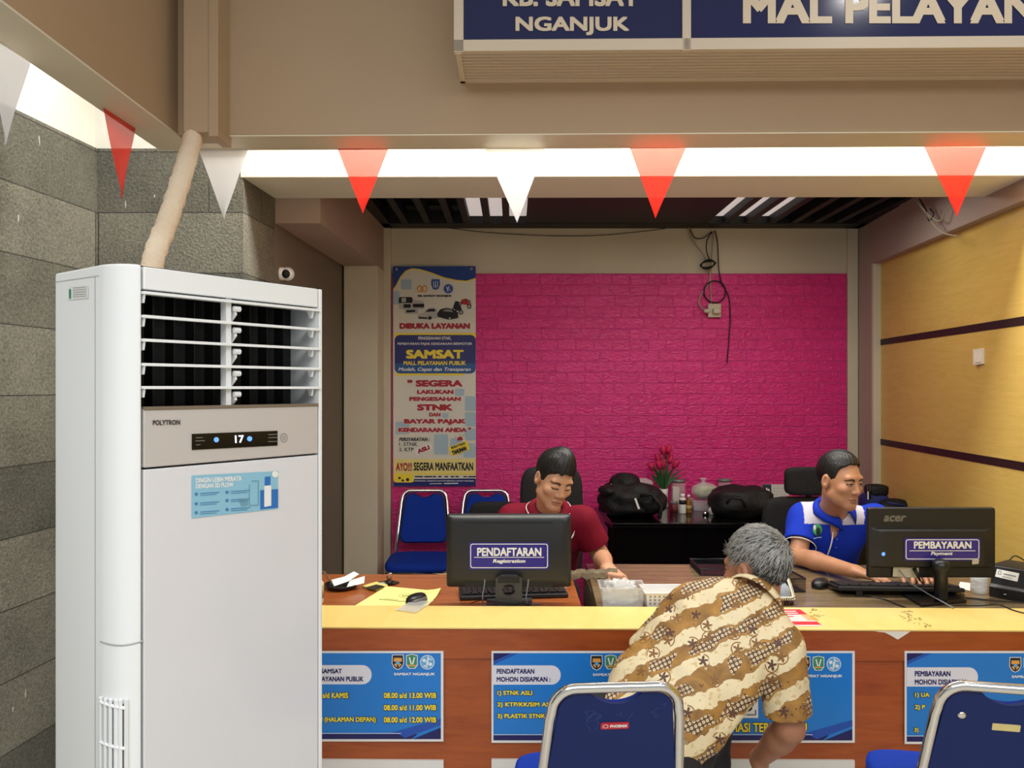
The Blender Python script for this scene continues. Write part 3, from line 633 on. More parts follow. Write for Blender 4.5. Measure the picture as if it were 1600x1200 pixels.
letter(p.inks['red_heading'][0], 'AYO!!!', 122, 1020, 202, 1062, bmap, 0.002, 0.03); letter(p.inks['black_text'][0], 'SEGERA MANFAATKAN', 210, 1018, 504, 1060, bmap, 0.002, 0.03)
shape(p.inks['yellow_bar'][0], [(110, 1074), (516, 1072), (516, 1079), (110, 1081)], bmap, 0.0014)
shape(p.inks['navy_plate'][0], [(110, 1102), (516, 1098), (517, 1136), (110, 1137)], bmap, 0.0012); shape(p.inks['yellow_bar'][0], rrect(110, 1080, 212, 1118, 14), bmap, 0.0016)
k = p.inks['black_text'][0]
for i, x in enumerate((215, 262, 304, 330, 362, 392, 415, 455, 478)): shape(k, rrect(x, 1086, x+(40 if i in (0, 1, 8) else 18), 1092, 2), bmap, 0.002)
shape(k, disc(140, 1096, 6), bmap, 0.002); shape(k, disc(180, 1104, 8), bmap, 0.002); shape(k, disc(156, 1108, 6), bmap, 0.002)
k = p.inks['white_plate_text'][0]; letter(k, 'INFORMASI : HUBUNGI KANTOR BERSAMA SAMSAT NGANJUK', 215, 1107, 508, 1115, bmap, 0.002, 0.02); stroke(k, [(290, 1124), (350, 1123)], 3, bmap, 0.002); stroke(k, [(360, 1123), (430, 1122)], 5, bmap, 0.002)
p.done()
e = MB(); 
for q in ((126, 66), (494, 64)): e.tube([bmap(q[0]+5*math.cos(a), q[1]+5*math.sin(a), 0.003) for a in [i*PI/5 for i in range(10)]], 0.003, 6, closed=True)
e.build('eyelet', m_chrome, bn)

# ------------------------------------------------------------------ service counter
VF, VB = 2.641-0.053, 2.83
ZL = 0.765
fpl = Wplane(VF)
def fmap(x, y, off): return fpl.hit(x, y, off)
ct = thing('service_counter', 'long cherry-wood service counter with a yellow laminate ledge', 'counter', W(0.5, 2.7, 0))
MB().box(-1.12, 2.24, VF, VB, ZL-0.108, ZL-0.004, W).build('fascia_board', m_cherry, ct, bevel=0.002)
MB().box(-1.12, 2.24, VF+0.006, VB, 0.0, ZL-0.108, W).build('front_panel', m_cherry, ct)
MB().box(-1.12, 2.24, VF-0.004, VB+0.012, ZL-0.006, ZL, W).build('ledge_top', m_ledge, ct, bevel=0.0015)
posts = [(446, 693), (768, 1012), (1090, 1335), (1413, 1657), (1735, 1980)]
for i, (xa, xb) in enumerate(posts):
    z1 = fmap(xa, 1186, 0).z; MB().box(fmap(xa, 1100, 0).x, fmap(xb, 1100, 0).x, VF-0.003, VF+0.01, 0.06, z1, W).build('kick_panel', M('white_laminate', (226, 224, 218), 0.4), ct)
def lpl(x, y, off): return PZ(x, y, ZL)+V(0, 0, off)
sc = MB()
random.seed(3)
for (cx, cy, w, h, n) in ((1272, 957, 9, 6, 9), (1424, 968, 16, 7, 12), (1414, 958, 9, 4, 6), (1448, 978, 8, 1.5, 5)):
    for k in range(n):
        x, y = cx+random.uniform(-w, w), cy+random.uniform(-h, h); q = [(x, y)]
        for j in range(3): q.append((q[-1][0]+random.uniform(-4, 5), q[-1][1]+random.uniform(-1.6, 1.6)))
        stroke(sc, q, 0.55, lpl, 0.0006)
sc.build('pen_scribbles', M('pen_ink', (96, 84, 40), 0.6), ct)
ch = MB(); shape(ch, [(1360, 984.5), (1372, 987), (1382, 988), (1392, 993), (1402, 999), (1410, 994), (1423, 985.5), (1408, 983)], fmap, 0.003); ch.build('chipped_edge', M('chip_white', (232, 226, 212), 0.8), ct)

def emblems(p, x, y, k_=1.0):
    """three round and shield emblems above the office name"""
    a = p.ink('emblem_outline', m_ink_white); 
    shape(a, [(x-9, y-12), (x+9, y-12), (x+9.5, y+2), (x+6, y+9), (x, y+12), (x-6, y+9), (x-9.5, y+2)], fmap, 0.0046)
    d = p.ink('emblem_dark', m_ink_dark); shape(d, [(x-8, y-11), (x+8, y-11), (x+8.5, y+2), (x+5, y+8), (x, y+11), (x-5, y+8), (x-8.5, y+2)], fmap, 0.005)
    o = p.ink('emblem_gold', m_ink_orange); shape(o, [(x-6, y-7), (x+6, y-7), (x+6.5, y-1), (x-6.5, y-1)], fmap, 0.0054); shape(o, [(x-6, y+3), (x-2, y+1), (x-1, y+8), (x-4, y+6)], fmap, 0.0054); shape(o, [(x+6, y+3), (x+2, y+1), (x+1, y+8), (x+4, y+6)], fmap, 0.0054)
    b = p.ink('emblem_blue', m_ink_lightblue); shape(b, disc(x, y+1, 3), fmap, 0.0058)
    x2 = x+22; shape(a, [(x2-9, y-11), (x2, y-13), (x2+9, y-11), (x2+9, y+4), (x2+5, y+10), (x2-5, y+10), (x2-9, y+4)], fmap, 0.0046)
    gk = p.ink('emblem_green', m_ink_green); shape(gk, [(x2-8, y-10), (x2, y-12), (x2+8, y-10), (x2+8, y+3), (x2+4, y+9), (x2-4, y+9), (x2-8, y+3)], fmap, 0.005)
    stroke(a, [(x2-4, y-8), (x2-1, y+3)], 2, fmap, 0.0054); stroke(a, [(x2+4, y-8), (x2+1, y+3)], 2, fmap, 0.0054); stroke(o, [(x2-6, y+5), (x2+6, y+5)], 2.2, fmap, 0.0056)
    x3 = x+46; shape(a, disc(x3, y, 11.3), fmap, 0.0046); shape(p.ink('emblem_blue', m_ink_lightblue), disc(x3, y, 10.2), fmap, 0.005)
    stroke(a, [(x3+1, y-9), (x3+1, y+3), (x3-2, y+7), (x3-6, y+5)], 2, fmap, 0.0054); stroke(a, [(x3-1, y+9), (x3-1, y-2), (x3+2, y-6), (x3+7, y-4)], 1.6, fmap, 0.0054); shape(a, disc(x3+5, y+3, 2.6), fmap, 0.0054); shape(a, disc(x3-5, y-3, 2.6), fmap, 0.0054)
def outlined(p, s, x0, y0, x1, y1, ref=None):
    letter(p.ink('yellow_text', m_ink_yellow), s, x0, y0, x1, y1, fmap, 0.006, 0.025, ref=ref); letter(p.ink('text_shadow', m_ink_dark), s, x0-0.9, y0-0.6, x1+1.1, y1+1.3, fmap, 0.0045, 0.055, ref=ref)
def poster(i, label, fill):
    x0, x1 = posts[i]; y0, y1 = 1017, 1158+(x0 > 700)*2+(x0 > 1400)*2
    t = thing('counter_poster', label, 'poster', fmap((x0+x1)/2, y1, 0), 'blue notices on the counter front')
    brd = MB().prism([fmap(x, y, 0.003) for x, y in ((x0, y0), (x1, y0), (x1, y1), (x0, y1))], V(0, 0.003, 0)).build('board', M('poster_white_board', (228, 226, 224), 0.4), t)
    p = Print(fmap, brd); yb = y1-4
    shape(p.ink('blue_ground', m_ink_blue), [(x0+3, y0+3), (x1-4, y0+3), (x1-4, yb), (x0+3, yb)], fmap, 0.0036)
    k = p.ink('navy_corner', m_ink_navy); shape(k, [(x0+3, y0+3), (x0+32, y0+3), (x0+3, y0+16)], fmap, 0.0042); shape(k, [(x1-48, yb), (x1-4, y1-22), (x1-4, yb)], fmap, 0.0042); shape(k, [(x0+3, yb-8), (x1-40, yb-8), (x1-50, yb), (x0+3, yb)], fmap, 0.004)
    k = p.ink('blue_corner', m_ink_midblue); shape(k, [(x0+34, y0+3), (x0+42, y0+3), (x0+3, y0+21), (x0+3, y0+17)], fmap, 0.0042); shape(k, [(x1-88, yb-8), (x1-4, y1-36), (x1-4, y1-26), (x1-60, yb-2), (x1-70, yb-8)], fmap, 0.0044)
    stroke(p.ink('white_line', m_ink_white), [(x0+3, yb-9), (x1-66, yb-9)], 0.8, fmap, 0.0046)
    fill(p, x0, x1); p.done(); return t
def capsule(p, x0, x1, y0, y1): shape(p.ink('heading_capsule', M('capsule_white', (226, 224, 232), 0.4)), rrect(x0+3, y0, x1, y1, (y1-y0)/2-0.5, 8, (0, 1, 1, 0)), fmap, 0.0042)
def f1(p, x0, x1):
    capsule(p, x0, 581, 1038.5, 1068.5); k = p.ink('navy_text', m_ink_navy)
    letter(k, 'MAL SAMSAT', 482, 1044, 535, 1051.5, fmap, 0.005, 0.03); letter(k, 'PELAYANAN PUBLIK', 490.5, 1056, 568.5, 1064, fmap, 0.005, 0.03)
    emblems(p, 622, 1034); letter(p.ink('office_name', m_ink_white), 'SAMSAT NGANJUK', 616, 1050, 680, 1055.5, fmap, 0.006, 0.03)
    outlined(p, 'SENIN s/d KAMIS', 476, 1081, 545, 1090); outlined(p, 'JUMAT', 478, 1101, 503, 1109); outlined(p, 'SABTU (HALAMAN DEPAN)', 478, 1119, 588, 1129)
    for y, s in ((1081, '08.00 s/d 13.00 WIB'), (1100, '08.00 s/d 11.00 WIB'), (1119, '08.00 s/d 12.00 WIB')): outlined(p, s, 600, y, 682, y+9)
def f2(p, x0, x1):
    capsule(p, x0, 876, 1039, 1069); k = p.ink('navy_text', m_ink_navy)
    letter(k, 'PENDAFTARAN', 776, 1044, 835, 1052, fmap, 0.005, 0.03); letter(k, 'MOHON DISIAPKAN :', 776, 1056.5, 860, 1064.5, fmap, 0.005, 0.03)
    emblems(p, 932, 1035); letter(p.ink('office_name', m_ink_white), 'SAMSAT NGANJUK', 926, 1051, 990, 1056.5, fmap, 0.006, 0.03)
    outlined(p, '1) STNK ASLI', 777, 1078, 832, 1087); outlined(p, '2) KTP/KK/SIM ASLI', 777, 1096, 866, 1105); outlined(p, '3) PLASTIK STNK', 777, 1114, 852, 1123)
def f3(p, x0, x1):
    emblems(p, 1256, 1037); letter(p.ink('office_name', m_ink_white), 'SAMSAT NGANJUK', 1252, 1053, 1315, 1058.5, fmap, 0.006, 0.03)
    shape(p.ink('white_square', m_ink_white), [(1128, 1084), (1184, 1084), (1184, 1121), (1128, 1121)], fmap, 0.0045)
    k = p.ink('square_mark', m_ink_dark); letter(k, 'S', 1158, 1092, 1175, 1111, fmap, 0.005, 0.06); stroke(k, [(1166, 1116), (1180, 1116), (1180, 1108)], 1.6, fmap, 0.005)
    outlined(p, 'INFORMASI TERDAHULU', 1098, 1128, 1260, 1143)
def f4(p, x0, x1):
    capsule(p, x0, 1527, 1042, 1072); k = p.ink('navy_text', m_ink_navy)
    letter(k, 'PEMBAYARAN', 1428, 1047.5, 1484, 1056, fmap, 0.005, 0.03); letter(k, 'MOHON DISIAPKAN', 1428, 1060.5, 1508, 1069, fmap, 0.005, 0.03)
    emblems(p, 1585, 1038); letter(p.ink('office_name', m_ink_white), 'SAMSAT NGANJUK', 1579, 1054, 1643, 1059.5, fmap, 0.006, 0.03)
    outlined(p, '1) UA', 1428, 1081, 1451, 1090); outlined(p, '2) P', 1428, 1100, 1444, 1109); outlined(p, '3)', 1427, 1136, 1434, 1144)
poster(0, 'blue notice listing opening hours, on the counter front beside the air conditioner', f1)
poster(1, 'blue notice headed PENDAFTARAN on the counter front, partly behind the silver-framed chair', f2)
poster(2, 'blue notice with a white square, on the counter front behind the man in batik', f3)
poster(3, 'blue notice headed PEMBAYARAN on the counter front, behind the rightmost chair', f4)

# ------------------------------------------------------------------ desks behind the ledge
ZD = 0.75
dk = thing('wooden_desk', 'orange-brown wooden desk behind the ledge on the left', 'desk', V(-0.3, 3.1, 0))
MB().box(-1.1, 0.262, 2.845, 3.38, ZD-0.03, ZD, W).build('desk_top', m_orange_wood, dk, bevel=0.002)
MB().box(0.225, 0.255, 2.87, 3.36, 0, ZD-0.03, W).build('side_panel', m_orange_wood, dk); MB().box(-1.08, -1.05, 2.87, 3.36, 0, ZD-0.03, W).build('side_panel', m_orange_wood, dk)
dk = thing('office_desk', 'grey-brown wooden desk behind the ledge on the right', 'desk', V(1.2, 3.2, 0))
MB().prism([V(0.318, 2.842, ZD-0.03), V(2.22, 2.812, ZD-0.03), V(2.30, 3.56, ZD-0.03), V(0.345, 3.59, ZD-0.03)], V(0, 0, 0.03)).build('desk_top', m_grey_wood, dk, bevel=0.002)
MB().box(0.33, 0.355, 2.87, 3.55, 0, ZD-0.03).build('side_panel', m_grey_wood, dk); MB().box(0.36, 2.2, 3.1, 3.12, 0.25, ZD-0.03).build('modesty_panel', m_grey_wood, dk); MB().box(2.18, 2.205, 2.87, 3.53, 0, ZD-0.03).build('side_panel', m_grey_wood, dk)

# ------------------------------------------------------------------ monitors
def monitor_sign(par, mp, q, title, sub, tb, sb, off):
    p = Print(mp, par); x0, y0, x1, y1 = q
    shape(p.ink('sign_label', m_tagblue), [(x0, y0), (x1, y0), (x1, y1), (x0, y1)], mp, off)
    k = p.ink('sign_label_print', m_ink_white, 'sign_label'); ring(k, rrect(x0+2, y0+2, x1-2, y1-2, 4), rrect(x0+3.2, y0+3.2, x1-3.2, y1-3.2, 3), mp, off+0.0006); stroke(k, [(x0+8, (y0+y1)/2+2.2), (x1-8, (y0+y1)/2+2.2)], 1, mp, off+0.0006)
    letter(k, title, *tb, mp, off+0.0006, 0.03); letter(k, sub, *sb, mp, off+0.0006, 0.03, 0.2); p.done()
def back_shell(mpf, rows, par, name, mat):
    """monitor housing: stacked rounded rectangles from the screen side towards the viewer; rows: (rect, y offset)"""
    mb = MB(); n = 0; loops = []
    for (x0, y0, x1, y1, r, dy) in rows:
        pts = rrect(x0, y0, x1, y1, r, 4); loops.append([mpf(x, y, 0)+V(0, dy, 0) for x, y in pts]); n = len(pts)
    vs = [p for l in loops for p in l]; k = len(loops)
    fs = [(i*n+j, i*n+(j+1) % n, (i+1)*n+(j+1) % n, (i+1)*n+j) for i in range(k-1) for j in range(n)]+[tuple(range(n))[::-1], tuple((k-1)*n+j for j in range(n))]
    mb.add(vs, fs); return mb.build(name, mat, par, bevel=0.003)
YM = 2.90
mpl = Plane((0, YM, 0), (0.01, 1, 0.0))
def mmap(x, y, off): return mpl.hit(x, y, off)
mo = thing('computer_monitor', 'black computer monitor with the PENDAFTARAN label on its back', 'monitor', V(mmap(795, 900, 0).x, YM, ZD))
back_shell(mmap, [(697, 805, 893, 919, 4, 0.045), (697, 805, 893, 919, 4, 0.022), (698, 806, 892, 918, 5, 0.010), (703, 810, 887, 906, 7, -0.002), (707, 813, 883, 902, 7, -0.004)], mo, 'housing', m_mon)
s = MB(); s.box(mmap(698, 0, 0).x, mmap(892, 0, 0).x, YM+0.043, YM+0.05, mmap(0, 918, 0).z, mmap(0, 806, 0).z); s.build('screen', M('screen_lit', (150, 170, 200), 0.3, emit=0.5), mo)
v = MB(); shape(v, [(726, 815.5), (864, 815.5), (862, 817), (728, 817)], mmap, 0.0055); v.build('vent_slot', m_void, mo)
v = MB(); v.obox(mmap(795, 908, 0)+V(0, 0.012, 0), V(0.165, 0, 0), V(0, 0.012, 0), V(0, 0, 0.022)); v.build('port_bay', m_void, mo)
monitor_sign(mo, mmap, (733, 847, 858, 889), 'PENDAFTARAN', 'Registration', (745.5, 855, 846, 868.5), (770, 873, 821, 880.5), 0.006)
st = MB(); mp_ = lambda x, y, o: Plane((0, YM-0.03, 0), (0, 1, 0)).hit(x, y, o)
out = [(774, 898), (816, 898), (816, 948), (774, 948)]
hole = disc(795, 922, 10.5, 9, 16)
# stand plate with a hole: quads from the hole to the outline
def edge(a):
    dx, dy = math.cos(a), math.sin(a); t = min(21/abs(dx) if abs(dx) > 1e-6 else 1e9, (26 if dy > 0 else 24)/abs(dy) if abs(dy) > 1e-6 else 1e9); return (795+dx*t, 922+dy*t)
outl = [edge(math.atan2(y-922, (x-795))) for x, y in hole]
nn = len(hole); A_ = [mp_(x, y, 0) for x, y in outl]; B_ = [mp_(x, y, 0) for x, y in hole]
st.add(A_+B_+[q+V(0, 0.012, 0) for q in A_+B_], [(i, (i+1) % nn, (i+1) % nn+nn, i+nn) for i in range(nn)]+[(i+2*nn, i+3*nn, (i+1) % nn+3*nn, (i+1) % nn+2*nn) for i in range(nn)]+[(i, i+2*nn, (i+1) % nn+2*nn, (i+1) % nn) for i in range(nn)]+[(i+nn, (i+1) % nn+nn, (i+1) % nn+3*nn, i+3*nn) for i in range(nn)])
st.build('stand', M('stand_grey', (58, 60, 64), 0.4, metal=0.3), mo)
zb_ = mp_(795, 948, 0).z
s = MB(); s.box(mmap(760, 0, 0).x, mmap(832, 0, 0).x, YM-0.05, YM+0.1, ZD, ZD+0.006); s.build('stand_base', M('stand_grey', (58, 60, 64), 0.4, metal=0.3), mo, bevel=0.002)
s = MB(); s.obox(mmap(795, 902, 0)+V(0, -0.012, 0), V(0.04, 0, 0), V(0, 0.02, 0), V(0, 0, 0.014)); s.build('stand_neck', m_dark, mo, bevel=0.003)
for x, c_ in ((758, 'cable'), (826, 'cable')):
    w = MB(); w.tube([mmap(x, 898, 0)+V(0, 0.004, 0), mmap(x-1, 912, 0)+V(0, -0.005, 0), mmap(x-4, 930, 0)+V(0, -0.012, 0), V(mmap(x-3, 940, 0).x, YM-0.01, ZD+0.004), V(mmap(x+20, 940, 0).x, YM+0.02, ZD+0.004)], 0.0028, 6)
    w.build('monitor_cable', M('grey_cable', (120, 122, 126), 0.4), mo, smooth=True)
w = MB(); w.tube([V(mmap(735, 0, 0).x, YM+0.02, ZD+0.004), V(mmap(752, 0, 0).x, YM-0.035, ZD+0.03), V(mmap(800, 0, 0).x, YM-0.05, ZD+0.028), V(mmap(828, 0, 0).x, YM-0.03, ZD+0.012), V(mmap(790, 0, 0).x, YM-0.04, ZD+0.005)], 0.002, 6); w.build('monitor_cable', m_dark, mo, smooth=True)

YN = 2.97
npl = Plane((0, YN, 0), (-0.06, 1, 0.06)); npl.p = Plane((0, YN, 0), (0, 1, 0)).hit(1456, 850)
def nmap(x, y, off): return npl.hit(x, y, off)
mo = thing('computer_monitor', 'matte black monitor with an acer logo and the PEMBAYARAN label on its back', 'monitor', V(nmap(1456, 900, 0).x, YN, ZD))
back_shell(nmap, [(1357, 793.5, 1556, 903, 3, 0.022), (1357, 793.5, 1556, 903, 3, 0.006), (1358, 794.5, 1555, 902, 3, 0.0), (1360, 824, 1550, 886, 3, -0.001), (1372, 828, 1536, 884, 4, -0.022), (1378, 831, 1530, 880, 4, -0.024)], mo, 'housing', m_mon2)
s = MB(); s.poly([nmap(x, y, 0)+V(0, 0.0225, 0) for x, y in ((1359, 796), (1554, 796), (1554, 900), (1359, 900))]); s.build('screen', M('screen_lit', (150, 170, 200), 0.3, emit=0.5), mo)
t = MB(); letter(t, 'acer', 1380, 805, 1416, 815, nmap, 0.002, 0.03, 0.25); t.build('brand_lettering', M('acer_grey', (110, 106, 98), 0.4), mo)
monitor_sign(mo, nmap, (1407, 838, 1525, 873), 'PEMBAYARAN', 'Payment', (1421.5, 843, 1511, 854.5), (1448, 859, 1482, 866), 0.026)
s = MB(); shape(s, disc(1375, 863, 2.8, 3), nmap, 0.0245); s.build('power_light', m_ledb, mo)
s = MB(); shape(s, [(1394, 885), (1434, 886), (1433, 902), (1393, 900)], nmap, 0.008); shape(s, [(1512, 872), (1523, 871), (1522, 878), (1512, 879)], nmap, 0.0262); s.build('small_label', M('label_cream', (190, 182, 160), 0.5), mo)
s = MB(); nx = nmap(1458, 905, 0).x
s.lathe([(0.02, 0), (0.024, 0.01), (0.024, 0.1), (0.03, 0.115), (0.034, 0.13), (0.03, 0.15), (0.018, 0.156), (0.0, 0.157)], V(nx, 2.925, ZD+0.012), 18); s.build('stand_neck', m_dark, mo, smooth=True)
s = MB(); s.prism([PZ(1405, 929, ZD), PZ(1470, 922, ZD), PZ(1508, 932, ZD), PZ(1510, 942, ZD), PZ(1440, 949, ZD)], V(0, 0, 0.012)); s.build('stand_base', m_dark, mo, bevel=0.004)
def desk_cable(name, label, pxs, r=0.0025, z=None, mat=None, hs=None):
    mb = MB(); pts = []
    for i, q in enumerate(pxs): pts.append(PZ(q[0], q[1], (z or ZD)+r)+V(0, 0, hs[i] if hs else 0))
    fine = []
    for i in range(len(pts)-1):
        p0, p1, p2, p3 = pts[max(i-1, 0)], pts[i], pts[i+1], pts[min(i+2, len(pts)-1)]
        for j in range(6):
            f = j/6; fine.append(0.5*((2*p1)+(p2-p0)*f+(2*p0-5*p1+4*p2-p3)*f*f+(3*p1-p0-3*p2+p3)*f**3))
    fine.append(pts[-1]); mb.tube(fine, r, 6); return tag(mb.build(name, mat or m_dark, None, smooth=True), label, 'cable')
w = MB(); w.tube([nmap(1400, 888, 0)+V(0, -0.02, 0), nmap(1412, 906, 0)+V(0, -0.05, 0), PZ(1450, 928, ZD+0.03), PZ(1490, 950, ZL+0.004)], 0.0026, 6); w.build('monitor_cable', M('grey_cable', (120, 122, 126), 0.4), mo, smooth=True)
w = MB(); w.tube([nmap(1424, 886, 0)+V(0, -0.02, 0), nmap(1426, 896, 0)+V(0, -0.04, 0), PZ(1438, 908, ZD+0.06), PZ(1449, 918, ZD+0.02)], [0.008, 0.006, 0.003, 0.003], 8); w.build('monitor_cable', m_dark, mo, smooth=True)
desk_cable('black_cable', 'thin black cable running from the keyboard to the right edge of the desk', [(1478, 936), (1510, 934), (1550, 938), (1610, 942)])
desk_cable('black_cable', 'thin black cable trailing over the yellow ledge at the far right', [(1490, 946), (1530, 946.5), (1560, 945), (1585, 954), (1625, 964)], z=ZL)

# ------------------------------------------------------------------ keyboards and mice
def keyboard(label, pa, pb, depth, z, tilt, legs, mat):
    """pa, pb: ends of the front edge"""
    ax = (pb-pa); L = ax.length; ax.normalize(); dp_ = V(-ax.y, ax.x, 0)
    t = thing('keyboard', label, 'keyboard', (pa+pb)/2)
    up = V(0, 0, 1); d2 = (dp_+up*tilt).normalized(); n2 = ax.cross(d2)
    mb = MB(); c = (pa+pb)/2+d2*depth/2+V(0, 0, 0.009); mb.obox(c, ax*L/2, d2*depth/2, n2*0.008); mb.build('body', mat, t, bevel=0.004)
    kb = MB(); rows = 6
    for r_ in range(rows):
        nkeys = 20 if r_ else 12; 
        for k in range(nkeys):
            if r_ == 0 and 3 < k < 6: continue
            w_ = L*0.96/nkeys; x = -L*0.48+w_*(k+0.5)
            if r_ == 0 and k == 3: x += w_; w_ *= 3
            y = -depth/2+depth*(0.1+0.8*(r_+0.5)/rows); kb.obox(c+ax*x+d2*y+n2*0.011, ax*(w_*0.43), d2*(depth*0.8/rows*0.42), n2*0.004)
    kb.build('keys', M('keycaps_black', (26, 26, 28), 0.5), t)
    if legs:
        lg = MB()
        for sgn in (-1, 1): lg.obox(c+ax*sgn*L*0.33-d2*depth*0.42-V(0, 0, 0.02), ax*0.012, d2*0.004, V(0, 0, 0.0125))
        lg.build('feet', mat, t)
    return t
keyboard('black keyboard on the orange desk behind the PENDAFTARAN monitor', PZ(717, 946, ZD)+V(0, 0.06, 0), PZ(890, 941, ZD)+V(0, 0.06, 0), 0.14, ZD, 0.03, False, m_key)
keyboard('wide black keyboard in front of the clerk in blue', V(1.285, 3.02, ZD+0.024), V(1.765, 2.99, ZD+0.024), 0.15, ZD, -0.12, True, m_key)
def mouse(label, c, ang, L, mats, extra=None):
    t = thing('computer_mouse', label, 'mouse', c); R = Matrix.Rotation(ang, 3, 'Z')
    def f(p): p.x *= 1-0.15*(p.y/L); p.z = p.z if p.z > 0 else p.z*0.5; return p
    mb = MB(); mb.sell(c+V(0, 0, 0.009), (0.031, L/2, 0.027), (0.8, 0.9), R, 24, 12, f); mb.build('shell', mats[0], t, smooth=True)
    w = MB(); w.tube([c+R @ V(-0.004, L*0.3, 0.0265), c+R @ V(0.004, L*0.3, 0.0265)], 0.007, 10); w.build('scroll_wheel', mats[1], t, smooth=True)
    return t, R
t, R = mouse('black and grey wireless mouse lying on the yellow sheet', PZ(651, 942, ZD+0.003), -0.5, 0.105, (m_dark, m_ink_red))
w = MB(); c = PZ(651, 942, ZD+0.003); w.sell(c+R @ V(0.018, -0.006, 0.009), (0.016, 0.046, 0.018), (0.8, 0.9), R, 16, 8); w.build('side_grip', M('grey_grip', (110, 108, 104), 0.5), t, smooth=True)
mouse('black wired mouse on the grey desk by the clerk in blue', PZ(1282, 917, ZD), -0.7, 0.11, (m_dark, m_key))
desk_cable('mouse_cable', 'thin black mouse cable curving across the grey desk', [(1296, 920), (1320, 924), (1345, 930), (1380, 936), (1400, 944), (1418, 950)])

# ------------------------------------------------------------------ papers and small things on the desks
def sheet(name, pxs, z, mat, label, cat, nx=8, ny=8, curl=None, group=None, par=None):
    a, b, c, d = [PZ(x, y, z) for x, y in pxs]; mb = MB(); vs = []
    for i in range(ny+1):
        for j in range(nx+1):
            p_ = (a.lerp(b, j/nx)).lerp(d.lerp(c, j/nx), i/ny); p_ = p_+V(0, 0, curl(j/nx, i/ny) if curl else 0); vs.append(p_)
    mb.add(vs, [(i*(nx+1)+j, i*(nx+1)+j+1, (i+1)*(nx+1)+j+1, (i+1)*(nx+1)+j) for i in range(ny) for j in range(nx)])
    o = mb.build(name, mat, par, smooth=True)
    if label: tag(o, label, cat, group)
    return o
yp = thing('yellow_document', 'pale yellow printed sheet lying under the wireless mouse', 'paper', PZ(630, 935, ZD))
sheet('sheet', [(604, 916), (689, 924), (668, 947), (555, 946)], ZD+0.002, m_ypaper, None, None, curl=lambda a, b: 0.014*max(0, a-0.8)/0.2*max(0, 0.3-b)/0.3, par=yp)
ym = lambda x, y, o: PZ(x, y, ZD+0.0022+o)
k = MB(); stroke(k, [(592, 936), (620, 939), (636, 940)], 0.8, ym, 0.0005); stroke(k, [(601, 935.5), (622, 937.5)], 0.6, ym, 0.0005); ring(k, disc(634, 931, 11, 3.4), disc(634, 931, 10.3, 2.9), ym, 0.0005); stroke(k, [(628, 931), (640, 931)], 1.2, ym, 0.0005); stroke(k, [(650, 926), (672, 927)], 0.5, ym, 0.0005)
k.build('print', M('olive_print', (110, 104, 50), 0.6), yp)
sheet('plastic_sleeve', [(640, 940), (678, 938), (650, 957.5), (618, 953)], ZL+0.004, m_sheet, 'translucent plastic sleeve overlapping the back of the yellow ledge', 'plastic sleeve')
# tray with receipts
c = PZ(534, 919, ZD)
tr = thing('black_tray', 'small black oval tray on the orange desk beside the air conditioner', 'tray', c)
mb = MB(); n = 28; prof = [(0.055, 0.0), (0.066, 0.012), (0.07, 0.02), (0.066, 0.02), (0.06, 0.012), (0.05, 0.005), (0.0, 0.005)]
mb.lathe([(0.0, 0.0)]+prof, c, n); o = mb.build('dish', m_dark, tr, smooth=True)
def slip(name, pts, label, mat=m_paper):
    mb = MB(); mb.add(pts, [(0, 1, 2, 3)]) if len(pts) == 4 else mb.add(pts, [(0, 1, 4, 5), (1, 2, 3, 4)])
    return tag(mb.build(name, mat, None, solid=0.0006), label, 'receipt', 'receipts in the black tray')
Yr = c.y
slip('receipt', [P(503, 892, Yr+0.02), P(508, 893, Yr), P(522, 915, Yr-0.03), P(515, 908, Yr+0.03)], 'brown paper slip standing at the left of the black tray', M('kraft_paper', (186, 164, 128), 0.7))
slip('receipt', [P(518, 906, Yr), P(538, 901, Yr+0.02), P(553, 893, Yr+0.05), P(561, 897, Yr+0.04), P(545, 908, Yr), P(522, 916, Yr-0.03)], 'folded white receipt lying in the middle of the black tray')
o = slip('receipt', [P(547, 907, Yr), P(570, 900, Yr+0.01), P(569, 911, Yr-0.02), P(541, 918.5, Yr-0.035)], 'white receipt with black marks hanging over the right of the tray')
# phone, stamp
ph = thing('mobile_phone', 'mobile phone in a yellow case lying on the orange desk', 'phone', PZ(590, 918, ZD))
mb = MB(); mb.prism([PZ(566, 918, ZD), PZ(588, 911.5, ZD), PZ(606, 916, ZD), PZ(588, 924, ZD)], V(0, 0, 0.008)); mb.build('case', M('yellow_case', (224, 210, 120), 0.5), ph, bevel=0.002)
mb = MB(); mb.poly([PZ(x, y, ZD+0.0085) for x, y in ((570, 918), (588, 913), (602, 916), (587, 922))]); mb.build('screen', M('phone_glass', (10, 12, 10), 0.08), ph)
nb = thing('pocket_notebook', 'small dark notebook behind the yellow-cased phone', 'notebook', PZ(610, 913, ZD))
mb = MB(); mb.prism([PZ(590, 911, ZD), PZ(612, 908.5, ZD), PZ(624, 911.5, ZD), PZ(616, 915, ZD)], V(0, 0, 0.006)); mb.build('cover', m_dark, nb)
stp = thing('hand_stamp', 'round hand stamp with wooden knob on the dark notebook', 'stamp', PZ(608, 911, ZD+0.006))
c = PZ(608, 912, ZD+0.006); MB().lathe([(0.015, 0), (0.015, 0.012), (0.009, 0.016)], c, 14).build('base', m_dark, stp, smooth=True); MB().lathe([(0.006, 0.016), (0.012, 0.024), (0.01, 0.034), (0, 0.037)], c, 14).build('knob', M('wood_knob', (120, 76, 44), 0.4), stp, smooth=True)
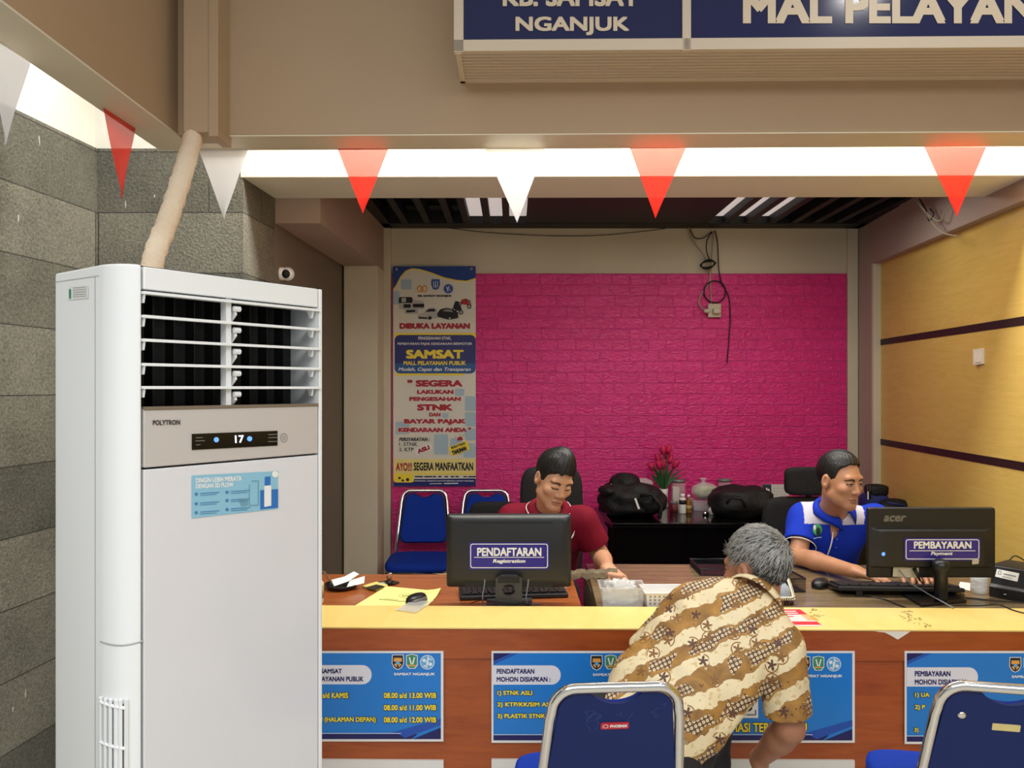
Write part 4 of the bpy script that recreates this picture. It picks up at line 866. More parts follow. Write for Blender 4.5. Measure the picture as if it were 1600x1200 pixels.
gz = thing('glass_weight', 'small clear glass weight beside the phone', 'paperweight', PZ(598, 914, ZD)); MB().sell(PZ(597, 912.5, ZD+0.008), (0.016, 0.012, 0.008), (1, 1)).build('glass', m_clear, gz, smooth=True)
bt = thing('glue_bottle', 'cream labelled bottle at the end of the desk beside the air conditioner', 'bottle', PZ(497, 942, ZD))
c = PZ(497, 942, ZD); MB().lathe([(0.02, 0), (0.021, 0.006), (0.021, 0.078), (0.012, 0.086)], c, 18).build('body', M('bottle_cream', (206, 198, 172), 0.4), bt, smooth=True); MB().lathe([(0.012, 0.086), (0.012, 0.105), (0, 0.106)], c, 14).build('cap', m_dark, bt, smooth=True); MB().lathe([(0.0214, 0.02), (0.0214, 0.07)], c, 18).build('label', M('bottle_label', (160, 148, 110), 0.5), bt, smooth=True)
# clear box with bag, white basket
def open_box(name, label, cat, c, L, Wd, H, ang, mat, th=0.003, flare=1.08, holes=False, lip=0.006):
    t = thing(name, label, cat, c); R = Matrix.Rotation(ang, 3, 'Z'); mb = MB()
    def loop(k, z, ins=0): return [c+R @ V(sx*(L/2*k-ins), sy*(Wd/2*k-ins), z) for sx, sy in ((-1, -1), (1, -1), (1, 1), (-1, 1))]
    ls = [loop(1, 0), loop(flare, H), loop(flare, H, -lip), loop(flare, H-0.004, -lip), loop(flare, H-0.003, th), loop(1, th, th)]
    ls = [loop(1, 0), loop(flare, H-0.005), loop(flare, H-0.005, -lip), loop(flare, H, -lip), loop(flare, H, th), loop(1, th, th)]
    vs = [p for l in ls for p in l]; fs = [(i*4+j, i*4+(j+1) % 4, (i+1)*4+(j+1) % 4, (i+1)*4+j) for i in range(5) for j in range(4)]+[(3, 2, 1, 0), (20, 21, 22, 23)]
    mb.add(vs, fs); mb.build('tub', mat, t, bevel=0.001)
    if holes:
        h = MB()
        for r_ in range(3):
            for k in range(8): h.obox(c+R @ V(-L/2*0.85+L*0.85*k/7, -Wd/2*(1+(flare-1)*(0.3+0.22*r_))-0.0012, H*(0.3+0.22*r_)), R @ V(0.0035, 0, 0), V(0, 0.0006, 0), V(0, 0, 0.0035))
        h.build('vent_holes', m_ink_grey, t)
    return t
c = V(0.417, 2.93, ZD); open_box('clear_plastic_box', 'clear plastic food box at the end of the grey desk, holding a crumpled bag', 'box', c, 0.15, 0.11, 0.075, -0.04, m_clear)
def crumple(name, c, r, mat, label, cat, par=None, seed=1, amp=0.3, e=(1, 1), n=22, k=14, fr=9):
    rs = np.random.RandomState(seed); ds = rs.randn(14, 3); ds /= np.linalg.norm(ds, axis=1)[:, None]; ph_ = rs.rand(14)*6
    def f(p):
        q = Vector((p.x/r[0], p.y/r[1], p.z/r[2])); s_ = sum(abs(math.sin(fr*0.4*(q.x*d[0]+q.y*d[1]+q.z*d[2])+a)) for d, a in zip(ds, ph_))/14; return p*(1+amp*(s_-0.6)*2)
    mb = MB(); mb.sell(c, r, e, None, n, k, f); o = mb.build(name, mat, par, smooth=True)
    if label: tag(o, label, cat)
    return o
crumple('crumpled_bag', c+V(-0.005, 0, 0.045), (0.06, 0.042, 0.042), m_bagclear, 'crumpled clear plastic bag stuffed in the food box', 'plastic bag', seed=4, amp=0.55, e=(0.7, 0.6), n=44, k=26, fr=16)
open_box('white_basket', 'white perforated plastic basket beside the clear food box', 'basket', V(0.575, 2.92, ZD), 0.14, 0.11, 0.06, 0.0, M('white_basket_plastic', (232, 230, 226), 0.4), holes=True)
# black mesh trays
def mesh_tray(label, c, L, Wd, H, ang):
    t = thing('mesh_tray', label, 'desk tray', c, 'black mesh trays on the grey desk'); R = Matrix.Rotation(ang, 3, 'Z'); mb = MB()
    for k in range(int(L/0.008)+1):
        x = -L/2+k*0.008
        for sy in (-1, 1): mb.tube([c+R @ V(x, sy*Wd/2, 0), c+R @ V(x, sy*Wd/2, H)], 0.0009, 4)
    for k in range(int(Wd/0.008)+1):
        y = -Wd/2+k*0.008
        for sx_ in (-1, 1): mb.tube([c+R @ V(sx_*L/2, y, 0), c+R @ V(sx_*L/2, y, H)], 0.0009, 4)
    for k in range(int(H/0.008)+1): mb.tube([c+R @ V(sx_*L/2, sy*Wd/2, k*0.008) for sx_, sy in ((-1, -1), (1, -1), (1, 1), (-1, 1))], 0.0009, 4, closed=True)
    mb.build('mesh', m_dark, t)
    rm = MB(); rm.tube([c+R @ V(sx_*L/2, sy*Wd/2, H) for sx_, sy in ((-1, -1), (1, -1), (1, 1), (-1, 1))], 0.004, 6, closed=True); rm.build('rim', m_dark, t)
    b_ = MB(); b_.obox(c+V(0, 0, 0.002), R @ V(L/2, 0, 0), R @ V(0, Wd/2, 0), V(0, 0, 0.002)); b_.build('base', m_dark, t); return t
mesh_tray('black mesh desk tray lying left of the grey-haired man\'s head', V(0.905, 3.46, ZD), 0.16, 0.2, 0.03, 0.0)
mesh_tray('black mesh desk tray behind the beaded satin tissue cover', V(1.06, 3.2, ZD), 0.22, 0.24, 0.055, 0.1)
# beaded tissue cover
c = V(0.965, 2.975, ZD)
tc_ = thing('beaded_tissue_cover', 'grey satin tissue-box cover edged with white beads and brown fringe', 'tissue box', c)
mb = MB(); mb.sell(c+V(0, 0, 0.03), (0.098, 0.07, 0.05), (0.7, 0.35), None, 48, 20, lambda p: V(p.x, p.y, max(p.z, -0.012))+V(0, 0, 0.004*math.sin(p.y*150+p.x*30)*(p.z > 0)+(0.025*(p.y+0.07)/0.14 if p.z > 0 else 0))); mb.build('satin_top', M('satin_grey', (158, 168, 186), 0.28, bump=(30, 0.4), stretch=(1, 4, 1)), tc_, smooth=True)
def resample(pts, n):
    pts = pts+[pts[0]]; ds = [0]
    for a, b in zip(pts, pts[1:]): ds.append(ds[-1]+math.hypot(b[0]-a[0], b[1]-a[1]))
    out = []; k = 0
    for i in range(n):
        t = ds[-1]*i/n
        while ds[k+1] < t: k += 1
        f = (t-ds[k])/((ds[k+1]-ds[k]) or 1); out.append((pts[k][0]+(pts[k+1][0]-pts[k][0])*f, pts[k][1]+(pts[k+1][1]-pts[k][1])*f))
    return out
lp_ = resample(rrect(-0.102, -0.074, 0.102, 0.074, 0.022), 76)
loop_ = [c+V(x, y, 0.024) for x, y in lp_]
fb = MB()
for q in loop_:
    for m_ in range(2): fb.tube([q+V(random.uniform(-.003, .003), 0, 0), q+V(random.uniform(-.005, .005), random.uniform(-.004, .004), -0.0225)], [0.0036, 0.0026], 5)
fb.build('fringe', M('brown_fringe', (132, 84, 70), 0.7, noise=(60, (36, 20, 20), 0.3)), tc_, smooth=True)
bd = MB()
for q in loop_: bd.sell(q+V(0, 0, 0.005), (0.0046,)*3, (1, 1), None, 8, 6); bd.sell(q+(q-c)*0.04+V(0.003, 0, -0.003), (0.003,)*3, (1, 1), None, 6, 4)
for i in range(30):
    a = i/29; q = V(c.x+0.1+0.004*math.sin(a*PI), c.y-0.066+0.16*a, ZD+0.03+0.075*math.sin(a*PI*0.5)); bd.sell(q, (0.0044,)*3, (1, 1), None, 8, 6); bd.sell(q+V(0.006, 0, 0.003), (0.0024,)*3, (1, 1), None, 6, 4)
bd.build('beads', M('pearl_beads', (232, 224, 196), 0.25), tc_, smooth=True)
# red leaflet on the ledge
lf = thing('red_leaflet', 'red printed leaflet lying on the yellow ledge beside the man in batik', 'leaflet', PZ(1245, 965, ZL))
mb = MB(); mb.poly([PZ(x, y, ZL+0.001) for x, y in ((1196, 951.5), (1250, 951.5), (1286, 978.5), (1224, 978.5))]); mb.build('card', M('leaflet_white', (226, 200, 196), 0.5), lf)
k = MB(); lm = lambda x, y, o: PZ(x, y, ZL+0.001+o)
shape(k, [(1214, 952), (1250, 952), (1262, 960), (1226, 960)], lm, 0.0005); shape(k, [(1236, 971), (1276, 971), (1284, 976), (1240, 976)], lm, 0.0005); stroke(k, [(1226, 963), (1240, 963)], 1.2, lm, 0.0005)
k.build('red_print', M('leaflet_red', (206, 40, 48), 0.45), lf)
k = MB()
for y in (962, 965, 968): x = 1250+(y-958)*1.35; shape(k, [(x-4, y-1), (x+14, y-1), (x+16.5, y+1), (x-1, y+1)], lm, 0.0006)
k.build('orange_print', m_ink_orange, lf); k = MB()
for y in (955, 958): stroke(k, [(1220+y-955, y), (1244+(y-955), y)], 1.0, lm, 0.001)
k.build('white_print', m_ink_white, lf)
# glass of water, paper, device
c = PZ(1530, 927, ZD); gw = thing('drinking_glass', 'clear plastic cup of water beside the PEMBAYARAN monitor', 'cup', c)
MB().lathe([(0.0, 0.002), (0.026, 0.002), (0.028, 0.03), (0.032, 0.072), (0.0305, 0.072), (0.0265, 0.03), (0.0245, 0.005), (0, 0.005)], c, 24).build('cup', clear('cup_plastic', (232, 234, 232), 0.45, 0.06), gw, smooth=True)
rb_ = MB()
for z in (0.02, 0.03, 0.04, 0.05, 0.058): rb_.tube([c+V((0.0275+z*0.08)*math.cos(a), (0.0275+z*0.08)*math.sin(a), z+0.003*math.sin(3*a+z*200)) for a in [i*PI/10 for i in range(20)]], 0.0012, 5, closed=True)
rb_.build('ribs', m_clear, gw, smooth=True)
sheet('note_paper', [(1500, 909), (1516, 911), (1516, 923), (1497, 919)], ZD+0.002, m_paper, 'scrap of white paper beside the water cup', 'paper')
dv_ = thing('black_device', 'black box-shaped device with a white label at the right end of the desk', 'printer', V(1.95, 3.02, ZD))
fa, fb_ = P(1545, 940, 3.03), P(1640, 960, 2.87); fa.z = fb_.z = ZD; dirx = (fb_-fa).normalized(); dn = V(-dirx.y, dirx.x, 0)
L_ = 0.34; pr = [(0.0, 0.0), (0.0, 0.04), (0.012, 0.05), (0.03, 0.118), (0.05, 0.124), (0.2, 0.118), (0.2, 0.0)]
MB().prism([fa+dn*a+V(0, 0, b) for a, b in pr], dirx*L_).build('case', m_key, dv_, bevel=0.003)
dpl = Plane(fa+dn*0.012+V(0, 0, 0.05), (dn*0.068-V(0, 0, 0.018)).normalized())
k = MB(); shape(k, [(1558, 889), (1593, 896), (1590, 909), (1555, 901)], lambda x, y, o: dpl.hit(x, y, o), 0.002); lbo = k.build('label', m_paper, dv_)
k = MB(); dm = lambda x, y, o: dpl.hit(x, y, o); ring(k, rot(rrect(1560, 891.5, 1565, 898, 1), 0.2), rot(rrect(1561, 892.5, 1564, 897, 0.6), 0.2), dm, 0.003); stroke(k, [(1568, 896.5), (1588, 901)], 1.8, dm, 0.003); stroke(k, [(1566, 900.5), (1582, 904)], 1.0, dm, 0.003); k.build('label_print', m_ink_grey, lbo)
k = MB(); k.sell(fa+dirx*0.06+dn*-0.001+V(0, 0, 0.02), (0.008, 0.002, 0.002)); k.build('indicator', m_chrome, dv_)
desk_cable('black_cable', 'black cable arching up behind the labelled black device', [(1570, 905), (1585, 905), (1610, 905)], r=0.003, hs=[0.04, 0.10, 0.06])

# ------------------------------------------------------------------ chairs with blue pads
def blue_chair(label, scuff=None):
    t = thing('blue_chair', label, 'chair', (0, 0, 0), None)
    # seat front towards +y, back at -y; recline towards -y
    tb = Vector((0, -0.235, 0.885)); lean = 0.13
    def bk(x, z, o=0.0): return V(x, -0.175-lean*(z-0.46)/0.42+o, z)
    def hw(z): return 0.182-0.032*max(0, min(1, (z-0.46)/0.4))
    fp = []
    for z in (0.0, 0.25, 0.46, 0.6, 0.72, 0.79): fp.append(bk(-hw(z)-0.0*z, z) if z > 0.3 else V(-0.188, -0.2-0.07*(0.46-z)/0.46, z))
    top = []
    for i in range(9):
        a = PI-PI/2*i/8; top.append(bk(-hw(0.84)+0.055+0.055*math.cos(a), 0.808+0.06*math.sin(a)))
    half = fp+top; full = half+[V(-p.x, p.y, p.z) for p in half[::-1]]
    MB().tube(full, 0.0125, 10).build('back_frame', m_chrome, t, smooth=True)
    def outline(zb, zt, ins, notch, n=10):
        pts = []; r_ = 0.045
        for i in range(n+1): a = -PI/2-PI/2*i/n+PI; 
        pts = []
        b0 = hw(zb)-ins
        for i in range(n+1): a = PI/2*i/n; pts.append((-(b0-r_)-r_*math.sin(PI/2-a) if False else -(b0-r_+r_*math.sin(a)), zb+r_-r_*math.cos(a)))
        t0 = hw(zt)-ins
        for i in range(n+1): a = PI/2*i/n; pts.append((-(t0-r_+r_*math.cos(a)), zt-r_+r_*math.sin(a)))
        if notch:
            for i in range(13): f = i/12; x = -0.058+0.116*f; pts.append((x, zt-notch*math.sin(PI*f)**0.7))
        return pts+[(-x, z) for x, z in pts[::-1] if x < -0.0581]
    rear = outline(0.53, 0.852, 0.012, 0.026)
    mb = MB(); mb.prism([bk(x, z, -0.004) for x, z in rear], V(0, 0.012, 0)); mb.build('back_shell', m_blueback, t, bevel=0.003)
    cush = outline(0.535, 0.846, 0.02, 0.02)
    c1 = [bk(x, z, 0.008) for x, z in cush]; c2 = [bk(x*0.97, 0.7+(z-0.7)*0.97, 0.032) for x, z in cush]
    mb = MB(); n_ = len(cush); mb.add(c1+c2, [(i, (i+1) % n_, (i+1) % n_+n_, i+n_) for i in range(n_)]+[tuple(range(n_, 2*n_)), tuple(range(n_))[::-1]]); mb.build('back_cushion', m_bluefab, t, bevel=0.006)
    mb = MB(); mb.sell(V(0, 0.02, 0.452), (0.212, 0.215, 0.034), (0.5, 0.35), None, 40, 12, lambda p: V(p.x, p.y, p.z)); mb.build('seat', m_bluefab, t, smooth=True)
    mb = MB(); mb.tube([V(0.192*sx, 0.2*sy, 0.418) for sx, sy in ((-1, -1), (1, -1), (1, 1), (-1, 1))], 0.011, 8, closed=True); mb.build('seat_frame', m_chrome, t, smooth=True)
    for sx in (-1, 1):
        MB().tube([V(0.192*sx, 0.2, 0.418), V(0.194*sx, 0.215, 0.2), V(0.196*sx, 0.235, 0.0)], 0.0115, 8).build('leg', m_chrome, t, smooth=True)
    for sx in (-1, 1): MB().tube([V(0.19*sx, -0.225, 0.2), V(0.194*sx, 0.217, 0.17)], 0.008, 8).build('stretcher', m_chrome, t, smooth=True)
    return t, bk
for (px, ang, lab) in ((663, PI+0.02, 'blue padded chair against the back wall, directly under the hanging banner'), (758, PI-0.02, 'blue padded chair against the pink wall, between the banner and the clerk in maroon')):
    t, _ = blue_chair(lab); t['group'] = 'blue padded chairs with silver frames'; t.location = (xat(px, 5.2), 4.98, 0); t.rotation_euler = (0, 0, ang)
SCALE_F = 1.0
t, bk = blue_chair('blue-backed chair with a red name plate, behind the man in batik'); t['group'] = 'blue padded chairs with silver frames'; t.location = (0.226, 2.105, 0); t.rotation_euler = (0, 0, 0.07)
chA = t
def bmp(sgn): return lambda x, y, o: bk(x, y, -0.0045-o)
k = MB(); k.prism([bk(x, z, -0.004) for x, z in rrect(-0.034, 0.757, 0.034, 0.775, 0.004)], V(0, -0.002, 0)); npo = k.build('name_plate', M('plate_red', (190, 30, 44), 0.4), t)
k = MB(); letter(k, 'PHOENIX', -0.012, 0.770, 0.03, 0.762, bmp(1), 0.003, 0.04); ring(k, disc(-0.023, 0.766, 0.007, 0.005), disc(-0.023, 0.766, 0.0055, 0.0038), bmp(1), 0.003); k.build('name_plate_print', m_ink_white, npo)
k = MB(); random.seed(11)
for i in range(16):
    x, z = random.uniform(-0.09, 0.11), random.uniform(0.77, 0.82); q = [(x, z)]
    for j in range(2): q.append((q[-1][0]+random.uniform(-0.016, 0.016), q[-1][1]+random.uniform(-0.02, 0.014)))
    stroke(k, q, 0.0006, bmp(1), 0.0005)
k.build('scratches', M('scratch_blue', (70, 92, 150), 0.6), [c for c in t.children if c.name.startswith('back_shell')][0])
t, bk = blue_chair('blue-backed chair with a blank yellow plate, nearest the right edge'); t['group'] = 'blue padded chairs with silver frames'; t.location = (1.226, 2.09, 0); t.rotation_euler = (0, 0, -0.2)
k = MB(); k.prism([bk(x, z, -0.004) for x, z in rrect(-0.03, 0.757, 0.03, 0.775, 0.002)], V(0, -0.002, 0)); k.build('name_plate', M('plate_yellow', (214, 196, 132), 0.4), t)
for sx in (-1, 1):
    k = MB(); c = bk(0.098*sx, 0.79, -0.004); k.lathe([(0.010, 0.0), (0.010, 0.002), (0.006, 0.004), (0.0, 0.004)], c, 14, (0, -1, -0.3)); k.build('bolt', m_chrome, t, smooth=True)

# ------------------------------------------------------------------ black office chairs
def pad(par, name, c, r, mat, e=(0.35, 0.45), R=None): MB().sell(c, r, e, R, 32, 16).build(name, mat, par, smooth=True)
def office_chair(label, c, back_c, back_r, head=None, arms=True, face=-1):
    t = thing('office_chair', label, 'chair', c)
    pad(t, 'seat', c+V(0, 0, 0.42), (0.24, 0.23, 0.04), m_blackfab); pad(t, 'backrest', back_c, back_r, m_blackfab)
    if head: pad(t, 'headrest', head[0], head[1], m_blackfab)
    if head: MB().tube([back_c+V(0, 0.02, back_r[2]*0.7), head[0]+V(0, 0.02, -head[1][2]*0.5)], 0.015, 8).build('headrest_stem', m_dark, t, smooth=True)
    MB().tube([c+V(0, 0.2, 0.45), V(back_c.x, back_c.y+0.05, back_c.z-back_r[2]*0.5)], 0.02, 8).build('back_stem', m_dark, t, smooth=True)
    MB().tube([c+V(0, 0, 0.06), c+V(0, 0, 0.44)], 0.025, 10).build('gas_lift', m_dark, t, smooth=True)
    b_ = MB()
    for k in range(5): a = 2*PI*k/5; b_.tube([c+V(0, 0, 0.09), c+V(0.27*math.cos(a), 0.27*math.sin(a), 0.06)], [0.022, 0.014], 8); b_.sell(c+V(0.27*math.cos(a), 0.27*math.sin(a), 0.03), (0.025, 0.025, 0.03), (1, 1), None, 10, 8)
    b_.build('star_base', m_dark, t, smooth=True)
    if arms:
        for sx in (-1, 1):
            MB().tube([c+V(0.23*sx, 0.05, 0.46), c+V(0.27*sx, 0.05, 0.5), c+V(0.27*sx, 0.03, 0.66)], 0.014, 8).build('arm_post', m_dark, t, smooth=True); pad(t, 'arm_pad', c+V(0.27*sx, 0.0, 0.67), (0.035, 0.12, 0.014), m_dark)
    return t
YC = 3.92
c1 = V(xat(863, YC), YC, 0)
office_chair('black high-backed office chair behind the clerk in maroon', V(c1.x, 3.72, 0), V(c1.x, YC+0.1, 0.86), (0.165, 0.05, 0.3), arms=False)
c2 = V(xat(1290, 4.0), 3.88, 0)
office_chair('black office chair with separate headrest behind the clerk in blue', c2, V(c2.x-0.06, 4.12, 0.74), (0.23, 0.04, 0.25), head=(V(xat(1270, 4.1), 4.1, 1.075), (0.15, 0.035, 0.075)), arms=False)
c3 = V(xat(775, 4.3), 4.35, 0)
office_chair('low-backed dark grey office chair half hidden behind the PENDAFTARAN monitor', c3, V(c3.x, 4.2, 0.75), (0.15, 0.04, 0.2), arms=False)

# ------------------------------------------------------------------ black table at the back and what stands on it
ZT, TY0, TY1 = 0.765, 4.58, 5.33
tb = thing('back_table', 'long glossy black table against the pink wall', 'table', V(1.4, 4.95, 0))
MB().box(xat(957, TY0), 2.28, TY0, TY1, ZT-0.025, ZT).build('table_top', m_tabletop, tb, bevel=0.002)
MB().box(xat(962, TY0), 2.26, TY0+0.04, TY0+0.06, 0.1, ZT-0.025).build('front_panel', m_tabletop, tb)
MB().box(xat(957, TY0)-0.03, xat(957, TY0)+0.005, TY0-0.01, TY1, 0, ZT-0.025).build('side_panel', m_tabletop, tb); MB().box(2.25, 2.28, TY0, TY1, 0, ZT-0.025).build('side_panel', m_tabletop, tb)
def T(px, py, z=None): return PZ(px, py, ZT if z is None else z)
# vase with tulips
c = V(xat(1037, 5.2), 5.2, ZT)
vz = thing('flower_vase', 'slim white vase on the black table', 'vase', c)
MB().lathe([(0.0, 0.0), (0.03, 0.0), (0.031, 0.01), (0.028, 0.035), (0.026, 0.06), (0.028, 0.09), (0.03, 0.125), (0.027, 0.127), (0.025, 0.09), (0.02, 0.02), (0, 0.015)], c, 20).build('body', M('vase_white', (232, 228, 220), 0.3), vz, smooth=True)
fl = thing('artificial_tulips', 'bunch of artificial pink tulips standing in the white vase', 'flowers', c+V(0, 0, 0.02))
m_stem = M('stem_green', (50, 84, 40), 0.5); m_leaf = M('leaf_green', (38, 84, 40), 0.45); m_tul = M('tulip_pink', (214, 36, 96), 0.5, noise=(30, (176, 20, 72), 0.6))
tips = [(1020.5, 733), (1029, 720), (1036, 708), (1044, 706), (1046, 722), (1053, 729), (1036, 729), (1042, 715), (1031, 731)]
for i, (x, y) in enumerate(tips):
    h = P(x, y, 5.2+0.03*math.sin(i*2.1)); base = c+V(0.008*math.sin(i), 0.008*math.cos(i), 0.1); mid = base.lerp(h, 0.5)+V(0, 0, 0.03)
    sto = MB().tube([base, mid, h], 0.003, 6).build('stem', m_stem, fl, smooth=True)
    d = (h-mid).normalized(); R = d.to_track_quat('Z', 'Y').to_matrix(); k = MB()
    for j in range(5):
        a = 2*PI*j/5; k.sell(h+d*0.02+R @ V(0.008*math.cos(a), 0.008*math.sin(a), 0), (0.0135, 0.0135, 0.031), (1, 1), R, 10, 8)
    k.build('blossom', m_tul, sto, smooth=True)
for i, (x, y, x2, y2) in enumerate([(1027, 735, 1020, 728), (1019, 742, 1019, 740), (1050, 738, 1068, 733), (1052, 742, 1072, 741), (1044, 735, 1055, 731), (1033, 740, 1030, 730), (1040, 735, 1044, 726), (1030, 750, 1025, 745)]):
    a0 = c+V(0, 0, 0.11); m1 = P(x, y, 5.2-0.02*math.cos(i*1.3)); e1 = P(x2, y2, 5.2-0.05*math.cos(i*1.3)); k = MB(); vs = []
    for j in range(9):
        t_ = j/8; q = (1-t_)**2*a0+2*t_*(1-t_)*m1+t_*t_*e1; w_ = 0.011*math.sin(PI*min(1, t_*0.9+0.1))+0.001; vs += [q+V(-w_, 0, 0), q+V(0, -0.004, -0.002), q+V(w_, 0, 0)]
    k.add(vs, [(j*3+a, j*3+a+1, (j+1)*3+a+1, (j+1)*3+a) for j in range(8) for a in (0, 1)]); k.build('leaf', m_leaf, fl, smooth=True)
def bottle(name, label, px, Y, prof, mat, cap=None, lab=None):
    c = V(xat(px, Y), Y, ZT); t = thing(name, label, 'bottle' if 'bottle' in name else 'jar', c)
    MB().lathe(prof, c, 20).build('body', mat, t, smooth=True)
    if cap: MB().lathe(cap[0], c, 16).build('cap', cap[1], t, smooth=True)
    if lab: MB().lathe(lab[0], c, 20).build('label', lab[1], t, smooth=True)
    return t
bottle('glass_jar', 'tall clear jar behind the small bottles, right of the vase', 1060, 5.24, [(0, 0), (0.045, 0), (0.048, 0.01), (0.048, 0.16), (0.042, 0.165)], m_clear, ([(0.048, 0.165), (0.048, 0.185), (0, 0.186)], M('lid_grey', (120, 116, 118), 0.3)))
bx = thing('white_carton', 'narrow white carton standing beside the vase', 'box', V(xat(1056, 5.1), 5.1, ZT)); MB().box(xat(1051, 5.1), xat(1061, 5.1), 5.09, 5.13, ZT, ZT+0.15).build('carton', M('carton_white', (206, 200, 192), 0.6), bx, bevel=0.001)
bottle('red_jar', 'small jar of red contents beside the vase', 1053, 5.0, [(0, 0), (0.026, 0), (0.027, 0.05), (0.024, 0.055)], clear('jar_red', (150, 40, 50), 0.6), ([(0.026, 0.055), (0.026, 0.07), (0, 0.071)], M('lid_grey', (120, 116, 118), 0.3)))
bottle('white_bottle', 'white bottle with a black printed band on the black table', 1066.5, 4.95, [(0, 0), (0.022, 0), (0.023, 0.006), (0.023, 0.09), (0.014, 0.103)], M('bottle_white', (222, 220, 212), 0.35), ([(0.014, 0.103), (0.015, 0.125), (0, 0.127)], m_ink_white), ([(0.0234, 0.06), (0.0234, 0.088)], m_ink_dark))
bottle('amber_bottle', 'amber bottle with a white cap on the black table', 1076, 4.97, [(0, 0), (0.017, 0), (0.018, 0.006), (0.018, 0.07), (0.008, 0.092), (0.008, 0.1)], clear('amber_glass', (150, 100, 34), 0.85), ([(0.009, 0.1), (0.009, 0.118), (0, 0.119)], m_ink_white), ([(0.0184, 0.02), (0.0184, 0.05)], M('amber_label', (170, 150, 80), 0.5)))
cb_ = V(xat(1100, 5.1), 5.1, ZT)
open_box('food_container', 'low clear food container under the filled plastic bag', 'box', cb_, 0.16, 0.12, 0.07, 0, m_clear)
MB  # filled bag on the container
gb = thing('filled_plastic_bag', 'knotted clear plastic bag of snacks on the food container', 'plastic bag', cb_+V(0.01, 0, 0.07))
crumple('snacks', cb_+V(0.0, 0, 0.12), (0.07, 0.045, 0.045), M('snack_green', (150, 160, 90), 0.6, noise=(22, (200, 190, 150), 0.5)), None, None, gb, seed=8, amp=0.2)
k = crumple('bag', cb_+V(0.005, 0, 0.125), (0.088, 0.055, 0.056), m_bagclear, None, None, gb, seed=9, amp=0.25)
k = MB(); k.lathe([(0.02, 0.16), (0.01, 0.175), (0.018, 0.2), (0.026, 0.21)], cb_+V(-0.005, 0, 0.0), 12); k.build('knot', m_bagclear, gb, smooth=True)
pk = thing('white_packet', 'small white packet leaning on the filled plastic bag', 'packet', V(xat(1119, 5.1), 5.1, ZT)); MB().obox(V(xat(1119, 5.1), 5.1, ZT+0.105), V(0.04, 0, 0), V(0, 0.006, 0), V(0.004, 0, 0.018)).build('packet', m_paper, pk, bevel=0.002)
MB().obox(V(xat(1119, 5.1), 5.1, ZT+0.044), V(0.036, 0, 0), V(0, 0.012, 0), V(0, 0, 0.044)).build('packet_foot', M('packet_clear', (60, 50, 54), 0.3), pk)
tl = V(xat(1132, 5.25), 5.25, ZT); bottle('tall_tumbler', 'tall clear tumbler with a grey lid near the back wall', 1132, 5.25, [(0, 0), (0.036, 0), (0.045, 0.17)], m_clear, ([(0.048, 0.17), (0.048, 0.185), (0.03, 0.19), (0, 0.19)], M('lid_grey', (120, 116, 118), 0.3)))
kn = thing('tissue_ball', 'crumpled white tissue on the black table', 'tissue', V(xat(1113, 4.9), 4.9, ZT)); crumple('tissue', V(xat(1113, 4.9), 4.9, ZT+0.025), (0.024, 0.02, 0.026), m_paper, None, None, kn, seed=3)
sm = thing('silver_tin', 'small silver tin lying on the black table', 'tin', V(xat(1101, 4.88), 4.88, ZT)); MB().lathe([(0, 0), (0.012, 0), (0.012, 0.035), (0, 0.035)], V(xat(1098, 4.88), 4.88, ZT+0.012), 14, (1, 0, 0)).build('tin', m_chrome, sm, smooth=True)
# bags
bg1 = thing('black_backpack', 'black backpack with a small white tag slumped on the left of the black table', 'backpack', V(xat(990, 4.85), 4.85, ZT))
cx = xat(985, 4.85)
crumple('main_body', V(cx, 4.88, ZT+0.1), (0.19, 0.16, 0.105), m_blackfab2, None, None, bg1, seed=5, amp=0.26, e=(0.7, 0.7), fr=11, n=48, k=28)
crumple('top_pocket', V(xat(977, 4.9), 4.92, ZT+0.2), (0.095, 0.1, 0.065), m_blackfab2, None, None, bg1, seed=6, amp=0.22, n=36, k=22, fr=11)
crumple('side_pocket', V(xat(1015, 4.8), 4.82, ZT+0.1), (0.11, 0.12, 0.085), m_blackfab2, None, None, bg1, seed=7, amp=0.26, n=40, k=24, fr=12)
crumple('left_pocket', V(xat(950, 4.82), 4.82, ZT+0.165), (0.06, 0.09, 0.035), m_blackfab2, None, None, bg1, seed=17, amp=0.2)
MB().tube([V(xat(1000, 4.7), 4.7, ZT+0.15), V(xat(1018, 4.68), 4.68, ZT+0.16), V(xat(1034, 4.68), 4.68, ZT+0.09), V(xat(1030, 4.65), 4.65, ZT+0.02)], 0.012, 8).build('strap', m_blackfab2, bg1, smooth=True)
k = MB(); kp = Plane((0, 4.66, 0), (0, 1, 0)); shape(k, [(991, 779), (994, 778), (1000, 795), (997, 796)], lambda x, y, o: kp.hit(x, y, o), 0.0); k.build('zip_tag', m_ink_white, bg1, solid=0.002)
k = MB(); kp2 = Plane((0, 4.84, 0), (0, 1, 0)); shape(k, [(954, 756), (957, 756), (956.5, 764), (955, 764)], lambda x, y, o: kp2.hit(x, y, o), 0.0); k.build('side_tag', m_ink_white, bg1, solid=0.002)
crumple('clear_bag', V(xat(1005, 5.1), 5.1, ZT+0.15), (0.07, 0.04, 0.06), m_bagclear, 'crumpled clear plastic bag behind the black backpack', 'plastic bag', seed=12)
kb_ = thing('clear_bag_stand', 'dark carton behind the backpack under the clear bag', 'box', V(xat(1005, 5.1), 5.1, ZT)); MB().box(xat(1005, 5.1)-0.06, xat(1005, 5.1)+0.06, 5.06, 5.14, ZT, ZT+0.1).build('carton', m_dark, kb_)
bg2 = thing('black_duffel_bag', 'black duffel bag lying on the black table between the snacks and the calendar', 'bag', V(xat(1160, 4.85), 4.85, ZT))
